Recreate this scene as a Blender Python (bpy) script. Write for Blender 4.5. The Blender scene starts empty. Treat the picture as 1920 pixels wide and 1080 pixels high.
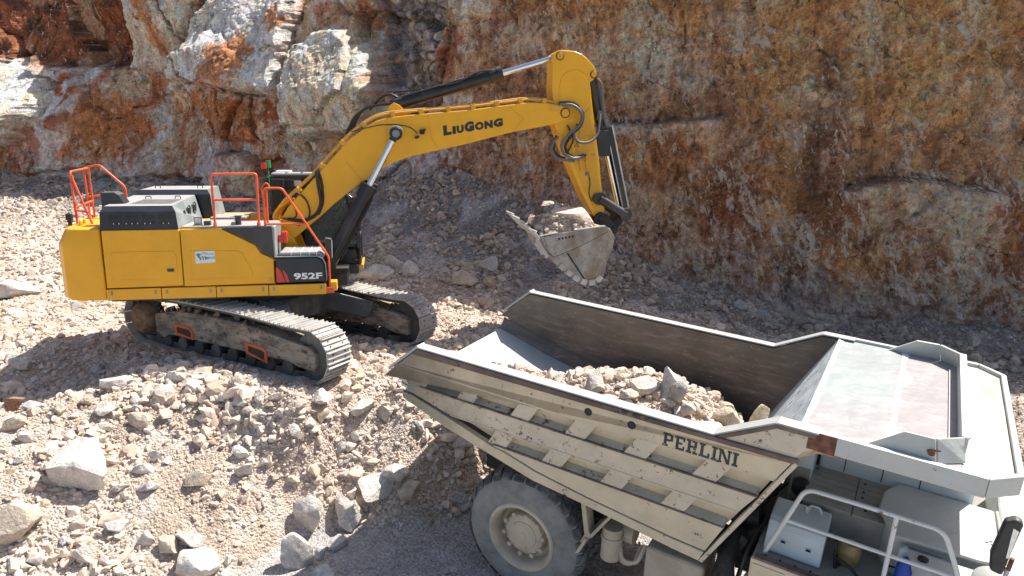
import bpy, bmesh, math, random
import numpy as np
from mathutils import Matrix, Vector

# ------------------------------------------------------------------ camera, sky, sun, exposure
SC = bpy.context.scene
COL = SC.collection
rad = math.radians
cam_d = bpy.data.cameras.new('camera')
cam_d.sensor_width = 36.0
cam_d.lens = 1300.0 / 1920.0 * 36.0
cam_d.clip_start, cam_d.clip_end = 0.1, 2000.0
cam = bpy.data.objects.new('camera', cam_d)
COL.objects.link(cam)
cam.location = (0, 0, 6.8)
cam.rotation_euler = (rad(90 - 16), 0, 0)
SC.camera = cam
HC = 6.8

SUN = Vector((0.36, 0.22, 0.612)).normalized()          # towards the sun
SUN_EL = math.asin(SUN.z)
SUN_AZ = math.atan2(SUN.x, SUN.y)
world = bpy.data.worlds.new('World')
SC.world = world
world.use_nodes = True
wn = world.node_tree.nodes
wl = world.node_tree.links
sky = wn.new('ShaderNodeTexSky')
sky.sky_type = 'NISHITA'
sky.sun_disc = False
sky.sun_elevation = SUN_EL
sky.sun_rotation = SUN_AZ
sky.air_density = 1.0
sky.dust_density = 2.0
sky.ozone_density = 0.6
wl.new(sky.outputs[0], wn['Background'].inputs[0])
wn['Background'].inputs[1].default_value = 0.09
sun_d = bpy.data.lights.new('sun', 'SUN')
sun_d.energy = 5.0
sun_d.angle = rad(0.53)
sun_d.color = (1.0, 0.955, 0.89)
sun = bpy.data.objects.new('sun', sun_d)
COL.objects.link(sun)
sun.rotation_euler = SUN.to_track_quat('Z', 'Y').to_euler()
SC.view_settings.view_transform = 'Standard'
SC.view_settings.look = 'None'
SC.view_settings.gamma = 1.0
SC.view_settings.exposure = 0.84
SC.cycles.max_bounces = 6
SC.cycles.diffuse_bounces = 4
SC.cycles.glossy_bounces = 3

# ------------------------------------------------------------------ noise tools (numpy)
def _hash(ix, iy, seed):
    n = (ix.astype(np.int64) * 374761393 + iy.astype(np.int64) * 668265263 + seed * 1442695041) & 0x7fffffff
    n = ((n ^ (n >> 13)) * 1274126177) & 0x7fffffff
    n = ((n ^ (n >> 16)) * 1103515245 + 12345) & 0x7fffffff
    return (n >> 7 & 0xffff) / 65535.0

def pnoise(x, y, seed=0):
    ix, iy = np.floor(x), np.floor(y)
    fx, fy = x - ix, y - iy
    ux, uy = fx * fx * fx * (fx * (fx * 6 - 15) + 10), fy * fy * fy * (fy * (fy * 6 - 15) + 10)
    def g(dx, dy):
        a = _hash(ix + dx, iy + dy, seed) * 6.28318
        return np.cos(a) * (fx - dx) + np.sin(a) * (fy - dy)
    a = g(0, 0) * (1 - ux) + g(1, 0) * ux
    b = g(0, 1) * (1 - ux) + g(1, 1) * ux
    return (a * (1 - uy) + b * uy) * 1.5

def fbm(x, y, oct=4, seed=0, gain=0.5):
    s, a, f = 0, 1.0, 1.0
    for i in range(oct):
        s = s + a * pnoise(x * f, y * f, seed + i * 17)
        a *= gain
        f *= 2.03
    return s

def cells(x, y, seed=0, jit=0.9):
    """nearest cell: distance, second distance, three random numbers, offset to the cell centre"""
    ix, iy = np.floor(x), np.floor(y)
    d1 = np.full(x.shape, 9.0); d2 = np.full(x.shape, 9.0)
    r1 = np.zeros(x.shape); r2 = np.zeros(x.shape); r3 = np.zeros(x.shape)
    ox = np.zeros(x.shape); oy = np.zeros(x.shape)
    for dx in (-1, 0, 1):
        for dy in (-1, 0, 1):
            cx, cy = ix + dx, iy + dy
            px = cx + 0.5 + (_hash(cx, cy, seed) - .5) * jit
            py = cy + 0.5 + (_hash(cx, cy, seed + 5) - .5) * jit
            d = np.hypot(x - px, y - py)
            m = d < d1
            d2 = np.where(m, d1, np.minimum(d2, d))
            r1 = np.where(m, _hash(cx, cy, seed + 11), r1)
            r2 = np.where(m, _hash(cx, cy, seed + 23), r2)
            r3 = np.where(m, _hash(cx, cy, seed + 37), r3)
            ox = np.where(m, x - px, ox); oy = np.where(m, y - py, oy)
            d1 = np.where(m, d, d1)
    return d1, d2, r1, r2, r3, ox, oy

def sstep(a, b, x):
    t = np.clip((x - a) / (b - a), 0, 1)
    return t * t * (3 - 2 * t)

# ------------------------------------------------------------------ terrain and cliff as functions
BASE = [(-60, 34), (-14, 29), (-10, 28), (-2, 24), (3, 20.5), (12.4, 17.2), (20, 14.5), (60, 2)]
CREST = [(-60, 8), (-14, 9.5), (-10.5, 10.2), (-8.6, 11.6), (-7.0, 12.1), (-3.5, 12.0), (-2, 12.2), (-.5, 12.9), (1, 14.2), (3, 15.6), (6, 15.2), (10, 13.4), (14, 12), (60, -6)]
TOE = [(-60, 2), (-12, 4.6), (-9, 6.4), (-6, 7.6), (-4.4, 8.5), (-3.6, 9.9), (-3.0, 10.3), (-2, 10.3), (-1, 10.6), (.3, 11.4), (1.3, 12.7), (3, 13.5), (6, 13.0), (10, 11.0), (14, 9), (60, -12)]
def ip(x, pl):
    return np.interp(x, [p[0] for p in pl], [p[1] for p in pl])

def ground_z(X, Y, fine=True):
    X = np.asarray(X, float); Y = np.asarray(Y, float)
    w = fbm(X * .35, Y * .35, 3, 3) * .35
    yb, yc, yt = ip(X, BASE), ip(X, CREST) + w, ip(X, TOE) + w * .7
    bench = 1.49 - .008 * (X + 5.1) - .065 * (np.clip(Y, 10, 19) - 14.28)
    bench = bench - .75 * sstep(2, 9, X)                       # lower towards the right
    bench = bench + .5 * sstep(-6.5, -12, X) * sstep(15.5, 20, Y)
    road = -0.47 - .02 * (Y - 10) - .04 * np.clip(X - .9, -6, 8) * .5
    t = np.clip((Y - yt) / (yc - yt), 0, 1)
    z = road + (bench - road) * (t * .55 + .45 * t * t * (3 - 2 * t))
    # ridge of the heap in front of the tracks
    rx = sstep(-10.5, -8, X) * sstep(-2.6, -4.2, X)
    z = z + .10 * rx * np.exp(-((Y - yc + .35) / .75) ** 2)
    # hollow behind the ridge, left of the tail
    z = z - .68 * np.exp(-((X + 9.6) / 1.9) ** 2 - ((Y - 12.1) / 1.35) ** 2)
    # scree at the foot of the face
    zb = np.interp(X, [-60, -22, -14, -10, -5, -2, 0, 3, 5, 8, 13, 20, 60], [3.2, 3.4, 3.1, 3.0, 3.5, 4.1, 3.3, 2.3, 1.5, .9, 1.0, 1.0, 1.0])
    wd = np.interp(X, [-60, -14, -6, -2, 3, 8, 14, 60], [9, 9, 7, 6, 5, 3.5, 3, 3])
    s = np.clip((Y - (yb - wd)) / wd, 0, 1.6)
    z = z + (zb - np.minimum(bench, zb)) * np.where(s < 1, s ** 1.5, 1)
    if fine:
        z = z + fbm(X * .9, Y * .9, 3, 41) * .10 * (.25 + .75 * np.clip(t, 0, 1)) + fbm(X * 3.1, Y * 3.1, 3, 7) * .045 * (.3 + .7 * np.clip(t, 0, 1))
    # bed for the tracks: keep the ground just under the shoes
    ux, uy = X + 5.104, Y - 14.282
    c, sn = math.cos(-0.502), math.sin(-0.502)
    lx, ly = ux * c + uy * sn, -ux * sn + uy * c
    plane = 1.566 - .008 * (X + 5.104) - .065 * (Y - 14.282) - .05
    m = sstep(2.9, 2.1, np.abs(ly)) * sstep(3.4, 2.7, np.abs(lx))
    z = z * (1 - m) + (plane + .06 * fbm(X * 3, Y * 3, 2, 9)) * m
    return z

def poly_sd(x, y, poly):
    """signed distance to a polygon, positive inside"""
    d = np.full(x.shape, 1e9); ins = np.zeros(x.shape, bool)
    n = len(poly)
    for i in range(n):
        ax, ay = poly[i]; bx, by = poly[(i + 1) % n]
        ex, ey = bx - ax, by - ay
        t = np.clip(((x - ax) * ex + (y - ay) * ey) / (ex * ex + ey * ey + 1e-12), 0, 1)
        d = np.minimum(d, np.hypot(x - ax - t * ex, y - ay - t * ey))
        c = ((ay > y) != (by > y)) & (x < (bx - ax) * (y - ay) / (by - ay + 1e-12) + ax)
        ins ^= c
    return np.where(ins, d, -d)

BLOCKS = [  # outline on the face (X, Z), how far it stands out, tilt of its top, colour
    ([(-21.2, 7.81), (-19.91, 7.97), (-19.2, 6.74), (-19.36, 5.67), (-20.53, 4.6), (-22.6, 4.2), (-22.6, 7.8)], 2.1, .85, 'white'),
    ([(-19.2, 7.6), (-18.3, 7.2), (-18.4, 5.0), (-19.4, 5.4)], .8, .4, 'rustw'),
    ([(-16.1, 13.4), (-11.9, 13.4), (-12.36, 10.3), (-13.96, 7.17), (-16.17, 7.59)], .75, .0, 'cream'),
    ([(-13.71, 7.17), (-12.36, 10.3), (-11.8, 13.4), (-8.1, 13.4), (-7.98, 9.12), (-8.21, 6.74), (-10.33, 6.54)], 1.35, .30, 'white'),
    ([(-8.02, 4.94), (-8.05, 8.53), (-6.4, 9.05), (-5.08, 8.44), (-4.42, 6.75), (-5.13, 5.23)], 1.7, .40, 'cream'),
    ([(-5.4, 13.4), (-1.9, 13.4), (-2.7, 6.2), (-3.3, 5.84), (-4.27, 5.44), (-5.0, 8.44)], -1.0, .0, 'gully'),
    ([(-26, 13.4), (-16.05, 13.4), (-16.27, 7.7), (-19.05, 7.59), (-21.24, 8.02), (-26, 8)], -.9, .0, 'darkrust'),
    ([(-13.99, 6.6), (-12.24, 7.0), (-10.34, 6.4), (-8.3, 6.6), (-8.2, 5.0), (-9.64, 4.7), (-12.3, 4.9), (-13.77, 5.5)], .35, .25, 'rustmix'),
    ([(-3.3, 5.0), (-1.6, 5.5), (-1.2, 4.2), (-3.6, 3.6)], .5, .3, 'rustw'),
    ([(1.3, 5.6), (2.5, 5.5), (2.7, 3.3), (1.2, 3.4)], .6, .1, 'grey'),
]
ORANGE = [[(-11.76, 6.95), (-11.46, 8.41), (-9.77, 8.99), (-9.29, 8.16), (-10.32, 6.85)],
          [(-15.3, 10.8), (-14.3, 10.8), (-13.7, 8.0), (-14.6, 8.4)],
          [(-13.7, 6.4), (-12.2, 6.7), (-9.7, 6.2), (-9.5, 5.2), (-12.3, 5.3)],
          [(-18.2, 6.6), (-16.5, 6.6), (-15.2, 5.2), (-16, 3.9), (-18.6, 4.0)],
          [(-8.5, 8.6), (-8.0, 9.3), (-8.5, 9.9), (-9.1, 9.3)]]
CRACKS = [[(-14.0, 7.1), (-12.3, 7.0), (-10.4, 6.5), (-8.2, 6.7)], [(-12.4, 10.6), (-13.0, 8.9), (-13.9, 7.2)],
          [(-8.0, 9.6), (-8.1, 8.0), (-8.0, 5.2), (-7.7, 4.4)], [(-14.2, 10.8), (-13.5, 9.0), (-12.6, 7.1)],
          [(.95, 10), (.9, 8.9), (.85, 8.6)], [(4.9, 10.2), (5.0, 8.7), (4.8, 7.8)], [(8.3, 9.4), (8.2, 8.2), (8.9, 7.0)],
          [(-10.3, 6.5), (-10.1, 5.6), (-9.4, 4.9)]]
SHELF = [([(2.6, 5.72), (4.0, 5.85), (5.9, 6.08)], .62), ([(9.0, 4.28), (9.7, 4.52), (10.7, 4.58), (11.6, 4.42), (12.2, 4.36)], .62)]

def line_d(x, y, pl):
    d = np.full(x.shape, 1e9)
    for (ax, ay), (bx, by) in zip(pl[:-1], pl[1:]):
        ex, ey = bx - ax, by - ay
        t = np.clip(((x - ax) * ex + (y - ay) * ey) / (ex * ex + ey * ey), 0, 1)
        d = np.minimum(d, np.hypot(x - ax - t * ex, y - ay - t * ey))
    return d

def cliff(X, Z):
    """how far the rock stands out of the mean face, and its colour"""
    left = sstep(0.5, -4.0, X)
    wx, wz = X + fbm(X * 1.1, Z * 1.1, 5, 21, .6) * .17, Z + fbm(X * 1.1, Z * 1.1, 5, 22, .6) * .17
    D = fbm(X * .16, Z * .16, 3, 31) * (.55 + .5 * left)
    sd = {}
    for i, (pl, out, tilt, kind) in enumerate(BLOCKS):
        s = poly_sd(wx, wz, pl); sd[i] = s
        zt = max(p[1] for p in pl); zt = min(zt, 10.6)
        k = sstep(-.06, .30, s)
        D = D + k * (out - tilt * np.clip(Z - (zt - 2.2), 0, 3))
    inb = np.zeros(X.shape)
    for i, b_ in enumerate(BLOCKS):
        if b_[3] in ('white', 'cream'): inb = np.maximum(inb, sstep(.05, .5, sd[i]))
    # broken facets, large on the left, small and shallow on the right
    for sc, am, sd_ in ((.42, .62, 51), (1.1, .11, 52), (3.0, .045, 53)):
        d1, d2, r1, r2, r3, ox, oy = cells(wx * sc + 3, wz * sc * .8, sd_)
        f = (r1 - .5) + ((r2 - .5) * ox + (r3 - .5) * oy) * 1.7
        D = D + am * f * (left + (1 - left) * (.30 if sc < 1 else .75)) * (1 - .45 * inb)
        if sc < 3: D = D - am * .30 * left * (1 - .7 * inb) * sstep(.07, .0, d2 - d1)
    gsd = sstep(-.1, .3, sd[5]); q_ = cells(X * 2.6, Z * 2.6, 90)
    D = D + gsd * (.5 * (q_[2] - .4) * sstep(0, .25, q_[1] - q_[0]))
    # the rough, drilled right-hand face: near-vertical ribs and fine relief
    D = D + (1 - left) * (fbm(X * 1.3, Z * .22, 3, 61) * .13 + fbm(X * 3.2, Z * 1.6, 4, 62, .6) * .13)
    D = D + fbm(X * 4.5, Z * 4.5, 4, 63, .65) * (.09 - .05 * left) + np.abs(fbm(X * 2.2, Z * 2.2, 3, 64)) * .03 * left
    for c in CRACKS: D = D - (.09 + .13 * left) * np.exp(-(line_d(wx, wz, c) / .05) ** 2)
    for pl, a in SHELF:
        d = line_d(X, Z, pl); yl = np.interp(X, [p[0] for p in pl], [p[1] for p in pl])
        ext = sstep(.4, .0, np.maximum(pl[0][0] - X, X - pl[-1][0]))
        below = sstep(.02, -.05, Z - yl - .08 * pnoise(X * 3, Z * 0, 3)) * sstep(-1.5, -.1, Z - yl)
        D = D + a * below * ext
    # ------------------------------------------------ albedo
    n1, n2, n3 = fbm(X * .45, Z * .3, 4, 71), fbm(X * 1.6, Z * 1.1, 4, 72, .6), fbm(X * 5, Z * 3.4, 4, 73, .65)
    def C(*c): return np.array(c)[None, :]
    gold, brown, rust, dark = C(.57, .325, .135), C(.385, .21, .115), C(.33, .12, .055), C(.10, .052, .033)
    cream, white, grey, tan = C(.70, .545, .42), C(.76, .675, .63), C(.50, .465, .44), C(.57, .425, .285)
    def mixc(a, b, m): return a * (1 - m[:, None]) + b * m[:, None]
    # right: gold above, brown below, dark streaks, pale patches
    col = np.repeat(brown, X.size, 0)
    col = mixc(col, gold, np.clip(sstep(-.35, .5, n1 * .9 + (Z - 4.6) * .13 + (X - 6) * .07 + n2 * .35), 0, 1))
    col = mixc(col, tan, .85 * sstep(.05, .5, fbm(X * .5, Z * .42, 3, 74) + n2 * .4))
    col = mixc(col, gold * 1.12, .8 * sstep(.6, 1.3, (X - 7) * .17 + (Z - 5) * .16 + n2 * .45))
    st = sstep(.05, .55, fbm(X * .75, Z * .12, 3, 75) + n3 * .25 - .04 * (Z - 6))
    col = mixc(col, rust * .8, .65 * st)
    s0 = np.exp(-((X - 8.15 - .12 * (Z - 4)) / .42) ** 2) * sstep(7.8, 6.5, Z + n2)
    s1 = np.exp(-((X - 3.1) / .5) ** 2) * sstep(5.7, 5.0, Z)
    col = mixc(col, dark, np.clip(.75 * s0 + .35 * s1 + .25 * n3 * s0, 0, .85))
    for (cx, cz, rx, rz, a) in ((4.0, 7.6, .65, 1.6, .75), (1.9, 7.3, .7, 1.6, .55), (11.0, 3.7, 1.5, .7, .75), (11.9, 2.9, .55, 1.3, .7), (12.6, 6.4, .7, 1.2, .4), (2.9, 8.3, .8, .6, .3), (5.6, 8.4, .35, 1.0, .35), (6.4, 2.3, .6, .9, .3)):
        g = np.exp(-((X - cx) / rx) ** 2 - ((Z - cz) / rz) ** 2)
        col = mixc(col, cream, np.clip(a * sstep(.2, .9, g + .35 * n2), 0, 1))
    # left: limestone with rust coats
    l = mixc(np.repeat(tan, X.size, 0), white, sstep(-.3, .35, n1 + .5 * n2))
    l = mixc(l, rust * 1.15, .85 * sstep(.02, .36, fbm(X * .6, Z * .35, 3, 76) + .45 * n2))
    for i, (pl, out, tilt, kind) in enumerate(BLOCKS):
        s = sstep(-.15, .22, sd[i] + .12 * n3)
        if kind == 'white': c = mixc(mixc(np.repeat(white, X.size, 0), cream, .8 * sstep(0, .5, n2 + n1)), grey, .6 * sstep(.1, .5, fbm(X * 1.1, Z * .8, 3, 77)))
        elif kind == 'cream': c = mixc(mixc(np.repeat(cream, X.size, 0), white, .6 * sstep(-.1, .5, n2)), rust * 1.3, .35 * sstep(.25, .6, n1 + .5 * n2))
        elif kind == 'gully': gd = cells(X * 2.6, Z * 2.6, 90); c = mixc(np.repeat(grey * .72, X.size, 0), tan * .85, sstep(0, .5, n2)) * (.6 + .75 * gd[2][:, None]) * (1 - .5 * sstep(.10, .0, gd[1] - gd[0])[:, None])
        elif kind == 'darkrust': c = mixc(mixc(np.repeat(rust * .85, X.size, 0), dark, sstep(-.1, .4, n2)), tan, .5 * sstep(.3, .6, n1 - .3 * n2))
        elif kind == 'rustmix': c = mixc(mixc(np.repeat(cream * .8, X.size, 0), rust, sstep(-.15, .25, n2 + n1 * .4)), dark, .5 * sstep(.3, .6, n3))
        elif kind == 'grey': c = mixc(np.repeat(grey * 1.1, X.size, 0), white, sstep(0, .4, n2))
        else: c = mixc(np.repeat(white * .9, X.size, 0), rust, sstep(-.05, .3, n2))
        l = mixc(l, c, s)
    for pl in ORANGE:
        l = mixc(l, C(.42, .18, .065), .92 * sstep(-.08, .12, poly_sd(wx, wz, pl) + .22 * n3 + .2 * n2 - .05))
    col = mixc(col, l, sstep(-.35, .35, left - .5 + .35 * n2))
    # crushed pale-grey foot
    foot = sstep(1.6, .2, Z - np.interp(X, [-22, -10, -2, 3, 8, 13], [3.6, 3.6, 4.0, 2.3, .9, 1.0]) + .9 * n2)
    col = mixc(col, C(.50, .47, .46), .6 * foot * sstep(-.3, .3, n3 + n1))
    # where pale chips are knocked into the face (the chips themselves are drawn by the material)
    chip = np.clip(.38 + .34 * sstep(6.5, 1.5, Z) + .55 * fbm(X * .8, Z * .8, 3, 84), 0, 1) * (.45 + .55 * (1 - left))
    spk = fbm(X * 8.5, Z * 8.5, 2, 83)
    col = mixc(col, C(.52, .46, .42), .7 * sstep(.62, .85, spk + .2 * n1))
    for c in CRACKS: col = mixc(col, dark, (.45 + .35 * left) * np.exp(-(line_d(wx, wz, c) / .042) ** 2))
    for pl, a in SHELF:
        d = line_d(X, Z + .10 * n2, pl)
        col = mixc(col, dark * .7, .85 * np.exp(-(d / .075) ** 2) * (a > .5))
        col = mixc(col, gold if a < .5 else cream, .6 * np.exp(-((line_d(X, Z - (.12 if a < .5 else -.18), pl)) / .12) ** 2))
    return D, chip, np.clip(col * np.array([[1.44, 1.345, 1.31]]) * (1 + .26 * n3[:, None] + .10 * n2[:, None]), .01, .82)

# ------------------------------------------------------------------ mesh and object helpers
def link(name, me, mat=None, parent=None):
    o = bpy.data.objects.new(name, me)
    COL.objects.link(o)
    if mat is not None and me is not None:
        for m in (mat if isinstance(mat, (list, tuple)) else [mat]): me.materials.append(m)
    if parent is not None: o.parent = parent
    return o

def tag(o, label=None, cat=None, group=None, kind=None):
    if label: o['label'] = label
    if cat: o['category'] = cat
    if group: o['group'] = group
    if kind: o['kind'] = kind
    return o

def np_mesh(name, V, F, smooth=False, colors=None, extra=None):
    """mesh from numpy vertices and same-size faces"""
    me = bpy.data.meshes.new(name)
    V = np.ascontiguousarray(V, np.float32); F = np.ascontiguousarray(F, np.int32)
    k = F.shape[1]
    me.vertices.add(len(V)); me.vertices.foreach_set('co', V.ravel())
    me.loops.add(F.size); me.loops.foreach_set('vertex_index', F.ravel())
    me.polygons.add(len(F))
    me.polygons.foreach_set('loop_start', np.arange(0, F.size, k, dtype=np.int32))
    me.polygons.foreach_set('use_smooth', np.full(len(F), smooth, bool))
    if colors is not None:
        a = me.color_attributes.new('col', 'FLOAT_COLOR', 'POINT')
        c = np.ones((len(V), 4), np.float32); c[:, :3] = colors
        a.data.foreach_set('color', c.ravel())
    if extra is not None:
        a = me.attributes.new('chip', 'FLOAT', 'POINT'); a.data.foreach_set('value', np.asarray(extra, np.float32))
    me.update(calc_edges=True)
    return me

def grid_faces(nx, ny):
    i = np.arange(nx - 1)[None, :] + np.arange(ny - 1)[:, None] * nx
    return np.stack([i, i + 1, i + 1 + nx, i + nx], -1).reshape(-1, 4)

class MB:
    """collects shapes and links them as ONE mesh"""
    def __init__(s): s.v = []; s.f = []; s.m = []
    def add(s, vs, fs, m=0):
        o = len(s.v); s.v += [tuple(p) for p in vs]
        for f in fs: s.f.append([i + o for i in f]); s.m.append(m)
        return s
    def box(s, x0, x1, y0, y1, z0, z1, m=0):
        return s.add([(x0, y0, z0), (x1, y0, z0), (x1, y1, z0), (x0, y1, z0), (x0, y0, z1), (x1, y0, z1), (x1, y1, z1), (x0, y1, z1)],
                     [(0, 3, 2, 1), (4, 5, 6, 7), (0, 1, 5, 4), (1, 2, 6, 5), (2, 3, 7, 6), (3, 0, 4, 7)], m)
    def prism(s, poly, a, b, axis=1, m=0):
        """extrude a 2-D outline along an axis from a to b; outline lies in the two other axes"""
        n = len(poly)
        def P(p, t):
            return (p[0], t, p[1]) if axis == 1 else ((p[0], p[1], t) if axis == 2 else (t, p[0], p[1]))
        vs = [P(p, a) for p in poly] + [P(p, b) for p in poly]
        fs = [tuple(range(n)), tuple(range(2 * n - 1, n - 1, -1))]
        fs += [(i, i + n, (i + 1) % n + n, (i + 1) % n) for i in range(n)]
        return s.add(vs, fs, m)
    def slab(s, quad, th, m=0):
        """thick plate from four corner points"""
        q = [Vector(p) for p in quad]
        n = (q[1] - q[0]).cross(q[-1] - q[0]).normalized() * th
        k = len(q)
        return s.add([*q, *[p - n for p in q]], [tuple(range(k)), tuple(range(2 * k - 1, k - 1, -1))] + [((i + 1) % k, i, i + k, (i + 1) % k + k) for i in range(k)], m)
    def cyl(s, p0, p1, r0, r1=None, n=20, m=0, cap=True):
        r1 = r0 if r1 is None else r1
        p0, p1 = Vector(p0), Vector(p1); d = (p1 - p0).normalized()
        u = d.orthogonal().normalized(); w = d.cross(u)
        vs = []
        for p, r in ((p0, r0), (p1, r1)):
            vs += [p + (u * math.cos(t) + w * math.sin(t)) * r for t in (2 * math.pi * i / n for i in range(n))]
        fs = [(i, (i + 1) % n, (i + 1) % n + n, i + n) for i in range(n)]
        if cap: fs += [tuple(range(n - 1, -1, -1)), tuple(range(n, 2 * n))]
        return s.add(vs, fs, m)
    def tube(s, pts, r, n=10, m=0, closed=False):
        P = [Vector(p) for p in pts]; k = len(P); vs = []
        up = None
        for i, p in enumerate(P):
            a = P[(i - 1) % k] if (closed or i) else p
            b = P[(i + 1) % k] if (closed or i < k - 1) else p
            d = (b - a).normalized()
            if up is None: up = d.orthogonal().normalized()
            up = (up - d * up.dot(d)).normalized(); w = d.cross(up)
            sc = 1.0
            if (closed or 0 < i < k - 1):
                c = (p - a).normalized().dot((b - p).normalized()); sc = min(1.6, 1 / max(.3, math.sqrt((1 + c) / 2)))
            vs += [p + (up * math.cos(t) + w * math.sin(t)) * r * (1 + (sc - 1) * .5) for t in (2 * math.pi * j / n for j in range(n))]
        fs = []
        for i in range(k if closed else k - 1):
            a, b = i * n, ((i + 1) % k) * n
            fs += [(a + j, a + (j + 1) % n, b + (j + 1) % n, b + j) for j in range(n)]
        if not closed: fs += [tuple(range(n - 1, -1, -1)), tuple(range((k - 1) * n, k * n))]
        return s.add(vs, fs, m)
    def lathe(s, prof, origin, axis, n=48, m=0, cap=True):
        """profile of (distance along axis, radius)"""
        o = Vector(origin); d = Vector(axis).normalized(); u = d.orthogonal().normalized(); w = d.cross(u)
        vs = []; k = len(prof)
        for h, r in prof:
            vs += [o + d * h + (u * math.cos(t) + w * math.sin(t)) * r for t in (2 * math.pi * i / n for i in range(n))]
        fs = [(i * n + j, i * n + (j + 1) % n, (i + 1) * n + (j + 1) % n, (i + 1) * n + j) for i in range(k - 1) for j in range(n)]
        if cap and prof[0][1] > 1e-4: fs.append(tuple(range(n - 1, -1, -1)))
        if cap and prof[-1][1] > 1e-4: fs.append(tuple(range((k - 1) * n, k * n)))
        return s.add(vs, fs, m)
    def mesh_in(s, me, M=None, m=0):
        vs = [(M @ v.co if M else v.co) for v in me.vertices]
        return s.add(vs, [tuple(p.vertices) for p in me.polygons], m)
    def build(s, name, mat, parent=None, bevel=0.0, seg=2, smooth=None, label=None):
        me = bpy.data.meshes.new(name)
        me.from_pydata([tuple(v) for v in s.v], [], s.f)
        me.polygons.foreach_set('material_index', s.m)
        b = bmesh.new(); b.from_mesh(me)
        bmesh.ops.recalc_face_normals(b, faces=b.faces)
        b.to_mesh(me); b.free()
        if smooth is not None:
            me.polygons.foreach_set('use_smooth', [True] * len(me.polygons))
            me.set_sharp_from_angle(angle=rad(smooth))
        o = link(name, me, mat, parent)
        if bevel > 0:
            md = o.modifiers.new('bevel', 'BEVEL'); md.width = bevel; md.segments = seg; md.limit_method = 'ANGLE'; md.angle_limit = rad(35)
        if label: o['label'] = label
        return o

def arc(cx, cz, r, a0, a1, n):
    return [(cx + r * math.cos(rad(a0 + (a1 - a0) * i / n)), cz + r * math.sin(rad(a0 + (a1 - a0) * i / n))) for i in range(n + 1)]

def bend(pts, r=.08, n=5):
    """round the corners of a path"""
    P = [Vector(p) for p in pts]; out = [P[0]]
    for a, b, c in zip(P[:-2], P[1:-1], P[2:]):
        d0, d1 = a - b, c - b
        k = min(r, d0.length * .45, d1.length * .45)
        s, e = b + d0.normalized() * k, b + d1.normalized() * k
        for i in range(n + 1):
            t = i / n; out.append(s * (1 - t) ** 2 + b * 2 * t * (1 - t) + e * t * t)
    out.append(P[-1]); return out

def text_mesh(txt, size=1.0, bold=0.0, shear=0.0, sx=1.0, space=1.0, depth=.004):
    cu = bpy.data.curves.new('txt', 'FONT'); cu.body = txt; cu.size = size; cu.offset = bold; cu.shear = shear
    cu.space_character = space; cu.extrude = depth; cu.resolution_u = 4
    o = bpy.data.objects.new('txt', cu); COL.objects.link(o)
    dg = bpy.context.evaluated_depsgraph_get()
    me = bpy.data.meshes.new_from_object(o.evaluated_get(dg))
    bpy.data.objects.remove(o); bpy.data.curves.remove(cu)
    xs = [v.co.x for v in me.vertices]; x0 = min(xs)
    for v in me.vertices: v.co.x = (v.co.x - x0) * sx
    return me

# ------------------------------------------------------------------ materials
class NT:
    def __init__(s, name):
        s.m = bpy.data.materials.new(name); s.m.use_nodes = True
        s.t = s.m.node_tree; s.b = s.t.nodes['Principled BSDF']
        s.tc = s.t.nodes.new('ShaderNodeTexCoord').outputs['Object']
    def n(s, typ, **kw):
        n = s.t.nodes.new(typ)
        for k, v in kw.items():
            if k in ('ins',):
                for a, b in v.items():
                    if isinstance(b, bpy.types.NodeSocket): s.t.links.new(b, n.inputs[a])
                    else: n.inputs[a].default_value = b
            else: setattr(n, k, v)
        return n
    def noise(s, scale, detail=4, rough=.55, stretch=None, dist=0.0):
        v = s.tc
        if stretch:
            v = s.n('ShaderNodeMapping', ins={'Vector': v, 'Scale': stretch}).outputs[0]
        return s.n('ShaderNodeTexNoise', ins={'Vector': v, 'Scale': scale, 'Detail': detail, 'Roughness': rough, 'Distortion': dist}).outputs[0]
    def ramp(s, f, a, b):
        r = s.n('ShaderNodeMapRange', ins={0: f, 1: a, 2: b, 3: 0.0, 4: 1.0}); r.interpolation_type = 'SMOOTHSTEP'; r.clamp = True
        return r.outputs[0]
    def mix(s, f, a, b):
        n = s.t.nodes.new('ShaderNodeMix'); n.data_type = 'RGBA'
        for i, v in ((0, f), (6, a), (7, b)):
            if isinstance(v, bpy.types.NodeSocket): s.t.links.new(v, n.inputs[i])
            else: n.inputs[i].default_value = (*v, 1) if isinstance(v, tuple) else v
        return n.outputs[2]
    def mul(s, a, b):
        return s.n('ShaderNodeMath', operation='MULTIPLY', ins={0: a, 1: b}).outputs[0]
    def mx(s, a, b):
        return s.n('ShaderNodeMath', operation='MAXIMUM', ins={0: a, 1: b}).outputs[0]
    def up(s, a=.45, b=.95):
        g = s.n('ShaderNodeNewGeometry'); x = s.n('ShaderNodeSeparateXYZ', ins={0: g.outputs['Normal']})
        return s.ramp(x.outputs[2], a, b)
    def fin(s, col, rough=.5, metal=0.0, bump=None, dist=.01, spec=.5, strength=.5):
        for k, v in (('Base Color', col), ('Roughness', rough), ('Metallic', metal), ('Specular IOR Level', spec)):
            if isinstance(v, bpy.types.NodeSocket): s.t.links.new(v, s.b.inputs[k])
            else: s.b.inputs[k].default_value = (*v, 1) if isinstance(v, tuple) else v
        if bump is not None:
            b = s.n('ShaderNodeBump', ins={'Height': bump, 'Distance': dist, 'Strength': strength})
            s.t.links.new(b.outputs[0], s.b.inputs['Normal'])
        return s.m

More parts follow.
